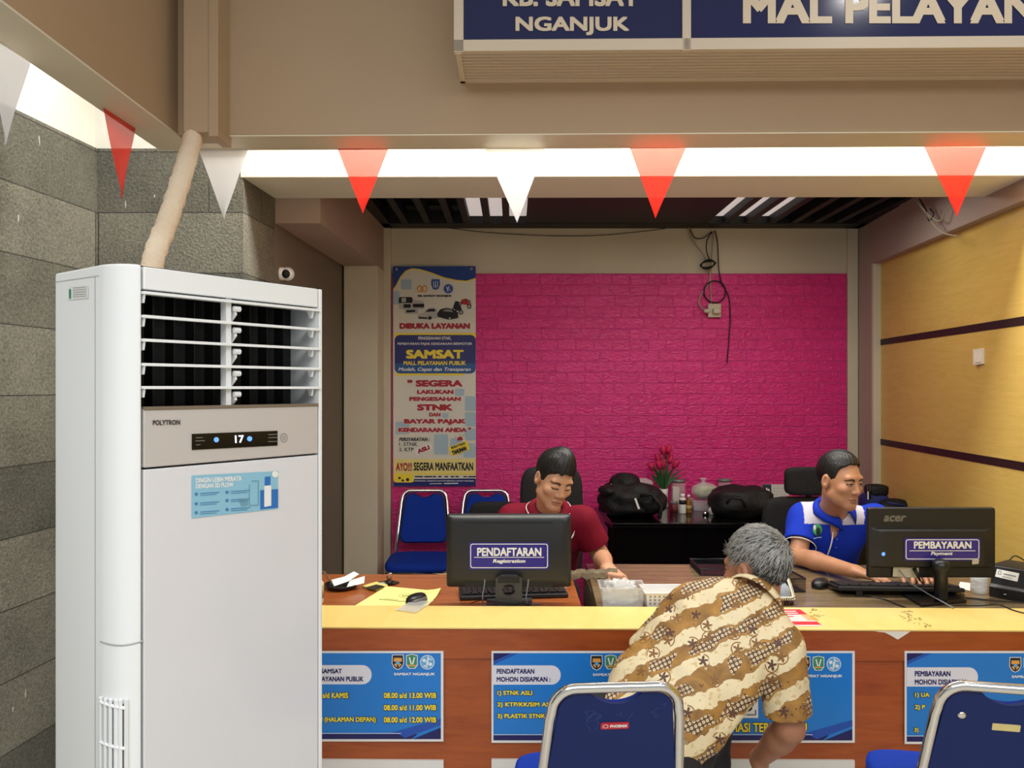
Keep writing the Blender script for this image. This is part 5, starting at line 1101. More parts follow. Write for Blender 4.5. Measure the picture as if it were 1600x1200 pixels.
crumple('main_body', V(xat(1160, 4.85), 4.87, ZT+0.085), (0.19, 0.16, 0.1), m_blackfab2, None, None, bg2, seed=15, amp=0.24, e=(0.75, 0.6), fr=10, n=48, k=28)
MB().tube([V(xat(1135, 4.7), 4.7, ZT+0.1), V(xat(1142, 4.69), 4.69, ZT+0.14), V(xat(1160, 4.68), 4.68, ZT+0.13), V(xat(1165, 4.68), 4.68, ZT+0.08)], 0.009, 8).build('handle', m_blackfab2, bg2, smooth=True)
# desk calendar
cl = thing('desk_calendar', 'standing desk calendar with a dark left page beside the office chair', 'calendar', V(xat(1211, 5.15), 5.15, ZT))
kpl = Plane((0, 5.15, ZT), (0, 1, 0.0)); km = lambda x, y, o: kpl.hit(x, y, o)
MB().prism([km(x, y, 0) for x, y in ((1191, 757), (1233, 757), (1233, 791), (1191, 791))], V(0, 0.01, 0)).build('pages', M('calendar_white', (214, 212, 210), 0.6), cl)
k = MB(); shape(k, [(1191, 757), (1205, 757), (1206, 791), (1192, 791)], km, 0.001); dpg = k.build('dark_page', M('calendar_slate', (44, 56, 66), 0.5), cl)
k = MB(); letter(k, 'Ja', 1195.5, 762, 1203, 769, km, 0.002, 0.04); k.build('month_lettering', m_ink_white, dpg)
k = MB()
for r_ in range(4):
    for q in range(5): shape(k, disc(1210+q*4.2, 763+r_*4.8, 0.7, 0.8, 6), km, 0.001)
k.build('date_print', m_ink_grey, cl)
ob = thing('orange_pouch', 'orange pouch on the black table behind the blue clerk\'s chair', 'pouch', V(xat(1236, 4.9), 4.9, ZT)); crumple('pouch', V(xat(1236, 4.9), 4.9, ZT+0.06), (0.07, 0.05, 0.06), M('orange_nylon', (216, 96, 30), 0.5), None, None, ob, seed=21, amp=0.15)
bb = thing('blue_bag', 'dark blue bag with a black top standing beside the clerk in blue', 'bag', V(xat(1365, 4.9), 4.9, ZT))
crumple('body', V(xat(1366, 4.9), 4.9, ZT+0.07), (0.085, 0.07, 0.07), M('blue_nylon', (22, 40, 110), 0.6), None, None, bb, seed=22, amp=0.12, e=(0.6, 0.6)); crumple('top', V(xat(1369, 4.9), 4.9, ZT+0.155), (0.065, 0.06, 0.04), m_blackfab2, None, None, bb, seed=23, amp=0.12, e=(0.6, 0.6))
for x in (1355.5, 1359): MB().tube([V(xat(x, 4.82), 4.82, ZT+0.11), V(xat(x, 4.82), 4.82, ZT+0.2)], 0.006, 8).build('zip_pull', m_dark, bb, smooth=True)
k = MB(); k.box(xat(1355.5, 4.81), xat(1357.5, 4.81), 4.811, 4.813, ZT+0.11, ZT+0.16); k.build('tag', m_ink_white, bb)
b3 = thing('black_pouch', 'black pouch with a blue edge behind the PEMBAYARAN monitor', 'bag', V(xat(1400, 4.8), 4.8, ZT)); crumple('pouch', V(xat(1397, 4.8), 4.8, ZT+0.06), (0.1, 0.07, 0.06), m_blackfab2, None, None, b3, seed=24, amp=0.12); MB().tube([V(xat(1385, 4.74), 4.73, ZT+0.1), V(xat(1410, 4.72), 4.72, ZT+0.09), V(xat(1422, 4.74), 4.74, ZT+0.05)], 0.006, 8).build('edge', M('blue_nylon', (22, 40, 110), 0.6), b3, smooth=True)

# ------------------------------------------------------------------ wall things: camera, outlet, cables, switch
cm = thing('security_camera', 'small white dome security camera on the taupe side wall', 'camera', P(443, 428, 3.98))
c = V(-1.131, 3.87, CAMH+179*3.87/F); MB().lathe([(0.03, 0.0), (0.034, 0.01), (0.032, 0.03), (0.02, 0.04)], c+V(-0.045, 0, 0), 18, (1, -0.15, 0)).build('base', m_acw, cm, smooth=True); MB().sell(c, (0.034, 0.034, 0.034)).build('ball', m_acw, cm, smooth=True)
MB().lathe([(0.0, 0.037), (0.017, 0.036), (0.022, 0.026)], c, 16, (-0.05, -1, -0.15)).build('lens', m_void, cm, smooth=True)
YW = YB-0.02
def wl_(x, y, o=0.01): return P(x, y, YW-o)
ou = thing('wall_outlet', 'cream double power outlet with plugs on the pink wall', 'outlet', wl_(1112, 485))
MB().box(xat(1105, YW), xat(1125, YW), YW-0.03, YW, wl_(0, 496).z, wl_(0, 475).z).build('box', M('outlet_cream', (206, 198, 172), 0.5), ou, bevel=0.003)
MB().sell(wl_(1120, 486, 0.045), (0.028, 0.02, 0.02), (0.5, 0.5)).build('plug', M('outlet_cream', (206, 198, 172), 0.5), ou, smooth=True); MB().sell(wl_(1104, 486, 0.04), (0.02, 0.016, 0.014), (0.6, 0.6)).build('plug', M('outlet_cream', (206, 198, 172), 0.5), ou, smooth=True)
def wall_cable(name, label, pxs, r, mat, Yf=None, closed=False):
    pts = [Vector(q) if len(q) == 3 and isinstance(q, Vector) else (Yf or wl_)(*q) for q in pxs]; fine = []; n = len(pts)
    for i in range(n if closed else n-1):
        g = (lambda j: pts[j % n]) if closed else (lambda j: pts[max(0, min(n-1, j))]); p0, p1, p2, p3 = g(i-1), g(i), g(i+1), g(i+2)
        for j in range(8): f = j/8; fine.append(0.5*((2*p1)+(p2-p0)*f+(2*p0-5*p1+4*p2-p3)*f*f+(3*p1-p0-3*p2+p3)*f**3))
    if not closed: fine.append(pts[-1])
    mb = MB(); mb.tube(fine, r, 6, closed=closed); return tag(mb.build(name, mat, None, smooth=True), label, 'cable')
m_wirew = M('cream_cable', (170, 158, 132), 0.5); m_wireb = M('black_cable_rubber', (16, 15, 16), 0.5)
wall_cable('cream_cable', 'cream cable running straight down into the wall outlet', [(1115, 362), (1112, 400), (1110, 430), (1111, 478)], 0.005, m_wirew)
wall_cable('cream_cable', 'cream cable slanting from the ceiling and looping round to the outlet plug', [(1077, 355), (1080, 372), (1100, 400), (1108, 422), (1108, 440), (1095, 462), (1092, 475), (1102, 486, 0.04)], 0.005, m_wirew)
wall_cable('black_cable', 'black cable sagging in a short loop under the dark ceiling', [(1078, 357), (1085, 371), (1098, 372), (1112, 362)], 0.004, m_wireb)
wall_cable('black_cable', 'long black cable hanging down the pink wall to a loose end', [(1117, 360), (1121, 380), (1123, 420), (1128, 443), (1138, 462), (1141, 490), (1139, 530), (1136, 567)], 0.004, m_wireb)
wall_cable('cable_coil', 'round black cable coil hanging above the wall outlet', [(1117+17*math.cos(a), 456+17*math.sin(a), 0.014) for a in [2*PI*i/16 for i in range(16)]], 0.005, m_wireb, closed=True)
cc = MB()
for k in range(5): cc.tube([wl_(1106+(12-k*0.5)*math.cos(a)*1, 413+(4.5+k*0.7)*math.sin(a)-3*math.cos(a)*0.6, 0.02+0.004*k) for a in [2*PI*i/20 for i in range(20)]], 0.0045, 6, closed=True)
tag(cc.build('cable_coil', m_wireb, None, smooth=True), 'flat oval bundle of black cable above the pink wall', 'cable')
wall_cable('black_cable', 'thin black cable from the ceiling to the oval cable bundle', [(1113, 362), (1105, 375), (1104, 392), (1110, 410, 0.02)], 0.004, m_wireb)
wall_cable('ceiling_wire', 'thin wire sagging along the top of the back wall', [(700, 356), (760, 363), (850, 368), (930, 368), (1000, 362), (1040, 357)], 0.003, M('dark_wire', (50, 46, 42), 0.6))
rwp = Plane(RW(0, 3.9, 2), (1, 0.081, 0)); rwb = Plane(RW(-0.056, 3.9, 2.6), (1, 0.081, 0))
sw = thing('light_switch', 'white light switch on the yellow wall', 'switch', rwp.hit(1532, 558))
k = MB(); k.prism([rwp.hit(x, y, 0.0) for x, y in ((1524, 546), (1540, 544), (1540, 569), (1524, 571))], V(-0.014, 0, 0)); k.build('plate', M('switch_white', (232, 226, 208), 0.35), sw, bevel=0.003)
k = MB(); k.prism([rwp.hit(x, y, 0.014) for x, y in ((1528, 550), (1537, 549), (1537, 566), (1528, 567))], V(-0.004, 0, 0)); k.build('rocker', M('switch_rocker', (238, 232, 216), 0.3), sw, bevel=0.002)
rb2 = lambda x, y, o=0.012: rwb.hit(x, y, o)
wall_cable('beam_cable', 'cream cable draped down the beam above the yellow wall', [(1430, 309), (1448, 330), (1462, 350), (1478, 364), (1500, 369)], 0.004, m_wirew, rb2)
wall_cable('beam_cable', 'black cable hanging in a loop on the beam above the yellow wall', [(1440, 311), (1450, 328), (1455, 345), (1462, 335), (1456, 326)], 0.004, m_wireb, rb2)
wall_cable('beam_cable', 'second cream cable crossing behind the rightmost pennant', [(1432, 308), (1455, 336), (1472, 345), (1480, 330), (1494, 316)], 0.004, m_wirew, rb2)
wall_cable('beam_cable', 'short black cable at the top right under the white-lit beam', [(1583, 308), (1592, 311), (1615, 311)], 0.004, m_wireb, rb2)
# ------------------------------------------------------------------ people: surfaces grown from rounded limbs
def smin(a, b, k):
    if k <= 0: return np.minimum(a, b)
    h = np.clip(0.5+0.5*(b-a)/k, 0, 1); return b*(1-h)+a*h-k*h*(1-h)
def smax(a, b, k): return -smin(-a, -b, k)
class Field:
    def __init__(s, lo, hi, h):
        s.lo = np.array(lo, float); s.h = h; s.n = np.ceil((np.array(hi)-s.lo)/h).astype(int)+1; s.F = np.full(s.n, 0.2, np.float32)
    def block(s, lo, hi, m):
        i0 = np.maximum(np.floor((np.array(lo)-m-s.lo)/s.h).astype(int), 0); i1 = np.minimum(np.ceil((np.array(hi)+m-s.lo)/s.h).astype(int)+1, s.n)
        if np.any(i1 <= i0): return None, None
        g = np.meshgrid(*[s.lo[a]+s.h*np.arange(i0[a], i1[a]) for a in range(3)], indexing='ij')
        return tuple(slice(i0[a], i1[a]) for a in range(3)), np.stack(g, -1).astype(np.float32)
    def apply(s, prim, op, k):
        lo, hi, fn = prim; sl, p = s.block(lo, hi, 0.012+k)
        if sl is None: return
        d = fn(p).astype(np.float32)
        if op == 'add': s.F[sl] = smin(s.F[sl], d, k)
        elif op == 'sub': s.F[sl] = smax(s.F[sl], -d, k)
    def add(s, prims, k=0.02): [s.apply(p, 'add', k) for p in prims]; return s
    def sub(s, prims, k=0.01): [s.apply(p, 'sub', k) for p in prims]; return s
    def group(s, prims, kin, kout):
        lo = np.min([p[0] for p in prims], 0); hi = np.max([p[1] for p in prims], 0); sl, p = s.block(lo, hi, 0.012+kout)
        if sl is None: return
        d = None
        for q in prims: e = q[2](p); d = e if d is None else smin(d, e, kin)
        s.F[sl] = smin(s.F[sl], d.astype(np.float32), kout)
    def ripple(s, amp, freqs, seed, mask=None):
        rs = np.random.RandomState(seed); idx = np.argwhere(np.abs(s.F) < 0.02); p = s.lo+s.h*idx; d = np.zeros(len(idx))
        for f, st in freqs:
            for _ in range(3):
                v = rs.randn(3)*np.array(st); v *= f/np.linalg.norm(v); w = rs.randn(3)*f*0.4; d += np.sin(p@v+1.2*np.sin(p@w+rs.rand()*6)+rs.rand()*6)/len(freqs)/2
        if mask is not None: d = d*mask(p)
        s.F[idx[:, 0], idx[:, 1], idx[:, 2]] += (amp*d).astype(np.float32)
    def mesh(s, name, mat, parent, color=None):
        F = s.F; n = F.shape; I = F < 0
        c = np.zeros((n[0]-1, n[1]-1, n[2]-1), np.int8); off = [(i, j, k) for i in (0, 1) for j in (0, 1) for k in (0, 1)]
        for i, j, k in off: c += I[i:n[0]-1+i, j:n[1]-1+j, k:n[2]-1+k]
        m = (c > 0) & (c < 8); cells = np.argwhere(m); idx = np.full(m.shape, -1, np.int32); idx[m] = np.arange(len(cells))
        acc = np.zeros((len(cells), 3)); cnt = np.zeros(len(cells))
        for a in off:
            for ax in range(3):
                if a[ax]: continue
                b = list(a); b[ax] = 1
                fa = F[cells[:, 0]+a[0], cells[:, 1]+a[1], cells[:, 2]+a[2]]; fb = F[cells[:, 0]+b[0], cells[:, 1]+b[1], cells[:, 2]+b[2]]
                x = (fa < 0) != (fb < 0); t = np.where(x, fa/np.where(x, fa-fb, 1), 0); q = np.array(a, float)+np.zeros((len(cells), 3)); q[:, ax] += t
                acc += q*x[:, None]; cnt += x
        v = s.lo+s.h*(cells+acc/cnt[:, None]); fs = []
        for ax in range(3):
            e1, e2 = [(1, 2), (2, 0), (0, 1)][ax]; sa = [slice(1, -1)]*3; sb = [slice(1, -1)]*3; sa[ax] = slice(0, n[ax]-1); sb[ax] = slice(1, n[ax])
            A_, B_ = I[tuple(sa)], I[tuple(sb)]; d = A_ != B_; g = np.argwhere(d); 
            if not len(g): continue
            fl = A_[d]; o = np.ones(3, int); o[ax] = 0; g = g+o
            def ci(da, db): q = g.copy(); q[:, e1] -= da; q[:, e2] -= db; return idx[q[:, 0], q[:, 1], q[:, 2]]
            qd = np.stack([ci(1, 1), ci(0, 1), ci(0, 0), ci(1, 0)], 1); qd[~fl] = qd[~fl][:, ::-1]; fs.append(qd)
        fs = np.concatenate(fs); fs = fs[(fs >= 0).all(1)]
        o0 = np.array(ORI.get(parent.as_pointer(), V(0, 0, 0))) if parent else np.zeros(3)
        me = bpy.data.meshes.new(name); me.vertices.add(len(v)); me.vertices.foreach_set('co', (v-o0).ravel().astype(np.float32))
        me.loops.add(fs.size); me.loops.foreach_set('vertex_index', fs.ravel().astype(np.int32)); me.polygons.add(len(fs)); me.polygons.foreach_set('loop_start', np.arange(0, fs.size, 4, dtype=np.int32))
        me.update(calc_edges=True); me.polygons.foreach_set('use_smooth', np.ones(len(fs), bool)); me.materials.append(mat)
        if color is not None:
            col = np.ones((len(v), 4), np.float32); col[:, :3] = color(v); at = me.color_attributes.new('Col', 'FLOAT_COLOR', 'POINT'); at.data.foreach_set('color', col.ravel())
        o = bpy.data.objects.new(name, me); COL.objects.link(o)
        if parent: o.parent = parent; ORI[o.as_pointer()] = V(*o0)
        return o
def nv(a): return np.array(a, np.float32)
def cap(a, b, ra, rb=None, sq=None):
    a, b = nv(a), nv(b); rb = ra if rb is None else rb; r = max(ra, rb)
    def fn(p):
        ab = b-a; t = np.clip(((p-a)@ab)/max(float(ab@ab), 1e-9), 0, 1); return np.linalg.norm(p-a-t[..., None]*ab, axis=-1)-(ra+(rb-ra)*t)
    return (np.minimum(a, b)-r, np.maximum(a, b)+r, fn)
def ell(c, r, R=None):
    c, r = nv(c), nv(r); Rm = np.array(R, np.float32) if R is not None else np.eye(3, dtype=np.float32); m = r.max()
    def fn(p):
        q = (p-c)@Rm; k0 = np.linalg.norm(q/r, axis=-1); k1 = np.linalg.norm(q/(r*r), axis=-1); return k0*(k0-1)/np.maximum(k1, 1e-6)
    return (c-m, c+m, fn)
class Frame:
    def __init__(s, c, fwd, up):
        s.c = Vector(c); f = Vector(fwd).normalized(); r = f.cross(Vector(up)).normalized(); u = r.cross(f); s.r, s.f, s.u = r, f, u
        s.M = np.array([[r.x, f.x, u.x], [r.y, f.y, u.y], [r.z, f.z, u.z]], np.float32)
    def __call__(s, x, y, z): return s.c+s.r*x+s.f*y+s.u*z
    def loc(s, v): return (v-np.array(s.c))@s.M
def head_prims(h, k=1.0):
    M_ = h.M
    base = [ell(h(0, -.014, .036), (.073*k, .093, .084), M_), ell(h(0, .020, -.012), (.067*k, .068, .086), M_), ell(h(0, .032, -.050), (.055*k, .052, .056), M_),
            cap(h(-.048*k, .008, -.058), h(-.016, .062, -.094), .022, .019), cap(h(.048*k, .008, -.058), h(.016, .062, -.094), .022, .019), ell(h(0, .07, -.1), (.022, .018, .016), M_)]
    cheeks = [ell(h(s*.041*k, .06, -.022), (.024, .022, .02), M_) for s in (-1, 1)]
    brow = [cap(h(-.038, .072, .028), h(.038, .072, .028), .012, .012)]
    return base, cheeks, brow
def add_head(f, h, k=1.0, face=True, ear=1.0):
    base, cheeks, brow = head_prims(h, k); M_ = h.M
    f.add(base, 0.022); f.add(cheeks, 0.018); f.add(brow, 0.014)
    if face:
        f.sub([ell(h(s*.032, .099, .005), (.018, .015, .010), M_) for s in (-1, 1)], 0.01)
        f.add([ell(h(s*.0315, .0765, .004), (.0155, .0115, .0105), M_) for s in (-1, 1)], 0.004)
        f.add([cap(h(0, .079, .010), h(0, .0955, -.029), .0075, .0115)], 0.01); f.add([ell(h(s*.0135, .088, -.033), (.0098, .011, .008), M_) for s in (-1, 1)], 0.006)
        f.add([ell(h(0, .083, -.062), (.024, .0115, .0062), M_)], 0.005); f.add([ell(h(0, .081, -.0735), (.021, .0115, .0072), M_)], 0.005); f.sub([cap(h(-.023, .092, -.0672), h(.023, .092, -.0672), .0016)], 0.003)
    for s in (-1, 1):
        f.add([ell(h(s*.0785*k, -.012, -.004), (.0105, .019*ear, .033*ear), M_)], 0.008); f.sub([ell(h(s*.088*k, -.007, .0), (.008, .009, .018), M_)], 0.004)
def hand(f, w, d, n, thumb, spread=0.0, curl=(0.3, 0.5, 0.4), sc=1.0, tc=0.3):
    """w wrist, d direction of the hand, n back of the hand, thumb +1/-1: side of the thumb along d x n"""
    d = Vector(d).normalized(); n = Vector(n); n = (n-d*n.dot(d)).normalized(); s = d.cross(n)*thumb; w = Vector(w)
    kn = [w+d*(.088*sc)+s*(x*sc)-d*(y*sc) for x, y in ((.030, .0), (.010, -.004), (-.011, .001), (-.030, .011))]
    f.group([cap(w+s*x*.6, k_, .017*sc, .0125*sc) for x, k_ in zip((.03, .01, -.011, -.03), kn)], 0.016, 0.018)
    for i, (k_, L) in enumerate(zip(kn, (.071, .080, .074, .058))):
        dd = (d+s*((1.5-i)*0.09*(1+spread))).normalized(); a = 0; p = k_; pr = []
        for seg, (fr, r0, r1) in enumerate(((.46, .0095, .0088), (.30, .0088, .0082), (.24, .0082, .007))):
            a += curl[seg]*(1+0.12*i); q = p+(dd*math.cos(a)-n*math.sin(a))*(L*fr*sc); pr.append(cap(p, q, r0*sc, r1*sc)); p = q
        f.group(pr, 0.004, 0.0045)
    b = w+d*(.028*sc)+s*(.022*sc)-n*.004; t1 = b+(d*.6+s*.75-n*.3*tc).normalized()*(.045*sc); t2 = t1+(d*.9+s*.25-n*tc).normalized()*(.032*sc); t3 = t2+(d*1-s*.05-n*tc*1.3).normalized()*(.024*sc)
    f.group([cap(b, t1, .0155*sc, .0115*sc), cap(t1, t2, .011*sc, .010*sc), cap(t2, t3, .0098*sc, .008*sc)], 0.006, 0.012)
def vmat(name, rough=0.5, sss=0.0, bump=None, sheen=0.0):
    m = M(name, (200, 200, 200), rough, bump=bump, sss=sss, sheen=sheen, spec=0.5 if sss else 0.18); nt, b = nodes(m); a = nt.nodes.new('ShaderNodeAttribute'); a.attribute_name = 'Col'; nt.links.new(a.outputs['Color'], b.inputs['Base Color']); return m
m_skin = vmat('skin', 0.48, 0.08, bump=(260, 0.05)); m_shirt = vmat('shirt_cloth', 0.8, bump=(500, 0.08))
m_hair = M('black_hair', (17, 14, 13), 0.45, bump=(110, 0.25), stretch=(1, 1, 0.35))
def skin_color(h, tone, lash, open_eye=0.0, face=True):
    base = np.array(lin(tone)); lip = np.array(lin((158, 92, 82))); dark = np.array(lin((34, 24, 22))); white = np.array(lin((208, 200, 190)))
    def fn(v):
        q = h.loc(v); x, y, z = q[:, 0], q[:, 1], q[:, 2]; col = np.tile(base, (len(v), 1)); rs = np.sin(v@np.array([61., 47, 53]))*np.sin(v@np.array([-37., 71, 29])); col *= (1+0.035*rs)[:, None]
        if not face: return col
        fr = y > 0.045
        def put(mask, c, a=1.0): col[mask] = col[mask]*(1-a)+c*a
        ax = np.abs(x)
        put(fr & ((x/.024)**2+((z+.0675)/.0115)**2 < 1), lip, 0.7); put(fr & (ax < .022) & (np.abs(z+.0672) < .0014), dark, 0.6)
        bz = .0245-.007*((ax-.034)/.02)**2
        put(fr & (ax > .0135) & (ax < .052) & (np.abs(z-bz) < .0052*(1.25-ax/.06)+.0008), dark, 0.95)
        if open_eye > 0: 
            e = ((ax-.0315)/.0135)**2+((z-.003)/open_eye)**2 < 1; put(fr & e, white, 1); put(fr & e & (((x-.0315*np.sign(x)-.003)/.0058)**2+((z-.003)/.0058)**2 < 1), dark, 1)
            put(fr & (np.abs(ax-.0315) < .016) & (np.abs(z-(.003+open_eye*np.sqrt(np.clip(1-((ax-.0315)/.0155)**2, 0, 1)))) < .0026), dark, 1.0)
        else: put(fr & (np.abs(ax-.0315) < .0155) & (np.abs(z-(-.0045+6*(ax-.0315)**2)) < .0028), dark, 1.0)
        put(fr & (np.abs(ax-.011) < .0045) & (np.abs(z+.0405) < .0028), dark, 0.5)
        if lash: put((y > .04) & (z < -.075) & (z > -.118) | ((y > .06) & (np.abs(z+.05) < .006) & (ax < .025)), base*0.72, 0.35)
        return col
    return fn
def hair_field(h, lo, hi, gy, gz, thick, res, seed, vol=(0, 0, 0), amp=0.002, k=1.0):
    f = Field(lo, hi, res); M_ = h.M
    f.add([ell(h(0, -.016, .04), (.075*k+thick, .096+thick, .086+thick*1.2), M_)], 0.0)
    if vol[2]: f.add([ell(h(vol[0], vol[1], .07), (.068*k, .075, .058+vol[2]), M_)], 0.02)
    idx = np.argwhere(f.F < 0.05); p = f.lo+f.h*idx; q = h.loc(p); cut = (np.interp(q[:, 1], gy, gz)-q[:, 2])*0.75
    cut += 0.004*np.sin(q[:, 0]*140+1.5)*np.sin(q[:, 1]*90)
    d = f.F[idx[:, 0], idx[:, 1], idx[:, 2]]; d = smax(d, cut.astype(np.float32), 0.006)
    ang = np.arctan2(q[:, 0], q[:, 1]+.03); d = d+amp*(np.sin(ang*34+q[:, 2]*60)*0.6+np.sin(q[:, 0]*210+q[:, 1]*120+seed))*0.7
    f.F[idx[:, 0], idx[:, 1], idx[:, 2]] = d; return f
def collar(par, h, nb, axis, fwd, r, mat, trim=None, gap=0.5, tip=0.06, hgt=0.035, fall=0.036, name='collar', flare=0.03):
    """turned-down collar: nb neck base, axis up the neck, fwd front; two pieces meeting at the back"""
    ax = Vector(axis).normalized(); fw = Vector(fwd); fw = (fw-ax*fw.dot(ax)).normalized(); rt = fw.cross(ax); mb = MB(); n = 36; vs = []; edge = []
    for i in range(n+1):
        a = gap+(2*PI-2*gap)*i/n; fr = max(0, math.cos(a)); t_ = max(0, (math.cos(a)-0.6)/0.4); dirv = fw*math.cos(a)+rt*math.sin(a)
        e0 = nb+dirv*(r*(1+0.1*fr))+ax*(hgt*(1-0.75*fr)-0.01); e1 = nb+dirv*(r+0.012+0.012*fr)+ax*(hgt*(1-0.8*fr)); drop = fall+tip*t_*t_
        e2 = nb+dirv*(r+0.012+flare*(1+0.35*t_))+ax*(hgt*(1-0.8*fr)-drop); vs += [e0, e1, e1.lerp(e2, 0.5)+dirv*0.004, e2]; edge.append(e2)
    mb.add(vs, [(i*4+j, i*4+j+1, (i+1)*4+j+1, (i+1)*4+j) for i in range(n) for j in range(3)]); o = mb.build(name, mat, par, smooth=True, solid=0.004)
    if trim:
        k = MB(); k.tube([vs[1]]+[vs[2]]+edge+[vs[-2]]+[vs[-3]], 0.0036, 6); k.build('collar_piping', trim, par, smooth=True)
    return o
SH = {}
def person(label, J, skin, shirt_col, trouser, hand_args, torso, res=0.0022, face=True, open_eye=0.0, stubble=True, k=1.0, hems=(0.6, 0.6), sleeve_r=(0.07, 0.072), ripple=(0.0035, 5), shirt_mat=None, neck_r=0.054, smooth_sh=0.05, chest_r=(.16, .105, .17), hollow=True, ear=1.0):
    t = thing('person', label, 'person', V(J['pelvis'].x, J['pelvis'].y, 0)); h = J['head']
    pts = [J[q] for q in ('pelvis', 'shR', 'shL', 'elR', 'elL', 'wrR', 'wrL')]+[h.c]
    lo = [min(p[i] for p in pts)-0.19 for i in range(3)]; hi = [max(p[i] for p in pts)+0.19 for i in range(3)]
    f = Field(lo, hi, res); nb = J['neck']
    axis_ = (nb-J['pelvis']).normalized(); sa = (J['shR']-J['shL']).normalized(); fwd = axis_.cross(sa); fwd = fwd if fwd.dot(h.f) > 0 else -fwd
    T_ = Frame(J['pelvis'].lerp(nb, 0.5), fwd, axis_)
    f.add([cap(J['pelvis'], nb-axis_*0.08, .1, .095), cap(J['shL']-axis_*.02, J['shR']-axis_*.02, .05, .05)], 0.05)
    if face or True: f.add([cap(nb-axis_*0.03, h(0, -.02, -.05), neck_r, neck_r*0.95)], 0.03)
    add_head(f, h, k, face, ear)
    for s in 'LR':
        f.add([cap(J['sh'+s], J['el'+s], .046, .040)], 0.03); f.add([cap(J['el'+s], J['el'+s].lerp(J['wr'+s], 0.35), .041, .041), cap(J['el'+s].lerp(J['wr'+s], 0.3), J['wr'+s], .041, .0265)], 0.012)
        hand(f, *hand_args[s])
    f.mesh('body', m_skin, t, skin_color(h, skin, stubble, open_eye, face))
    # shirt
    g = Field([a-0.02 for a in lo], [a+0.02 for a in hi], 0.0042); pv = J['pelvis']; up = (nb-pv); M_ = T_.M
    for (fr, side, fo, rx, ry, rz) in torso: g.add([ell(pv+up*fr+T_.r*side+T_.f*fo, (rx, ry, rz), M_)], 0.06)
    g.add([cap(nb-axis_*.045, J['shL']+axis_*0.0, .062, .06), cap(nb-axis_*.045, J['shR'], .062, .06)], smooth_sh)
    for s, hm in zip('LR', hems):
        e = J['sh'+s].lerp(J['el'+s], hm); g.add([cap(J['sh'+s], e, *sleeve_r)], 0.03)
    g.ripple(ripple[0], ((28, (1, 1, 1)), (60, (1, 1, 1))), ripple[1])
    for s, hm in zip('LR', hems):    # cut the sleeve square and hollow it
        d = (J['el'+s]-J['sh'+s]).normalized(); e = J['sh'+s]+(J['el'+s]-J['sh'+s])*hm+d*0.015; L = (J['el'+s]-J['sh'+s]).length
        en, dn_, rr = nv(e), nv(d), sleeve_r[1]+0.03
        def slab(p, en=en, dn_=dn_, rr=rr):
            t2 = (p-en)@dn_; rad = np.linalg.norm(p-en-t2[..., None]*dn_, axis=-1); return np.maximum(np.maximum(-t2, t2-0.14), rad-rr-0.01)
        g.apply((en-0.17, en+0.17, slab), 'sub', 0.003)
        if hollow: g.sub([cap(e-d*0.02, e+d*0.03, sleeve_r[1]-0.010, sleeve_r[1]-0.009)], 0.003)
    g.sub([cap(nb-axis_*0.0+h.f*0.004, nb.lerp(h(0, -.02, -.05), 1.2), neck_r+0.008, neck_r+0.02)], 0.006)
    if J.get('vneck'): g.sub([cap(nb+T_.f*0.08-axis_*0.0, nb+T_.f*0.10-axis_*J['vneck'], 0.03, 0.006)], 0.006)
    SH[t.name] = g.mesh('shirt', shirt_mat or m_shirt, t, shirt_col(T_, J) if shirt_col else None)
    # trousers and shoes
    if trouser:
        kn, an = J['knee'], J['ankle']; lo2 = [min(p[i] for p in kn+an+[pv])-0.2 for i in range(3)]; hi2 = [max(p[i] for p in kn+an+[pv])+0.2 for i in range(3)]; lo2[2] = -0.02
        w_ = Field(lo2, hi2, 0.007); w_.add([cap(pv+T_.r*-.08, pv+T_.r*.08, .115, .115)], 0.03)
        for s, a, b in zip((1, -1), kn, an): hp = pv+T_.r*.09*s; w_.add([cap(hp, a, .088, .066), cap(a, b, .064, .054)], 0.03)
        w_.ripple(0.004, ((30, (1, 1, 1)),), 3); w_.mesh('trousers', trouser, t)
        s_ = Field([min(p[i] for p in an)-0.25 for i in range(3)], [max(p[i] for p in an)+0.25 for i in range(3)], 0.006)
        for b in an: d = J['toe']; s_.add([ell(V(b.x, b.y, 0.045)+d*0.07, (.045, .12, .04), Frame(b, d, (0, 0, 1)).M), cap(V(b.x, b.y, 0.05), V(b.x, b.y, 0.09), .042, .045)], 0.03)
        s_.mesh('shoes', M('shoe_black', (22, 20, 20), 0.4), t)
    return t, T_
m_trous = M('dark_trousers', (26, 26, 32), 0.8, bump=(300, 0.1))
def flat(c):
    a = np.array(lin(c)); return lambda T_, J: (lambda v: np.tile(a, (len(v), 1)))

# ---- clerk in maroon
h1 = Frame(P(865.5, 749, 3.36), (0.36, -0.86, -0.40), (0.07, 0.2, 1))
J = dict(head=h1, neck=P(857, 799, 3.50), pelvis=V(0.14, 3.78, 0.575), shR=P(801, 810, 3.56), shL=P(911, 813, 3.50),
         elR=V(-0.06, 3.42, 0.80), elL=P(938, 868, 3.52), wrR=V(0.13, 3.2, 0.80), wrL=P(950, 889, 3.29), knee=[V(0.02, 3.3, 0.5), V(0.22, 3.3, 0.5)], ankle=[V(0.02, 3.3, 0.09), V(0.22, 3.3, 0.09)], toe=V(0, -1, 0), vneck=0.10)
hl = (J['wrL'], V(0.25, -0.72, -0.1), V(0.25, -0.2, 0.95), -1, 0.0, (0.9, 0.95, 0.6), 0.95, 0.6)
hr = (J['wrR'], V(0.5, -0.5, 0.0), V(0, 0, 1), 1, 0.0, (0.4, 0.5, 0.4), 0.95, 0.4)
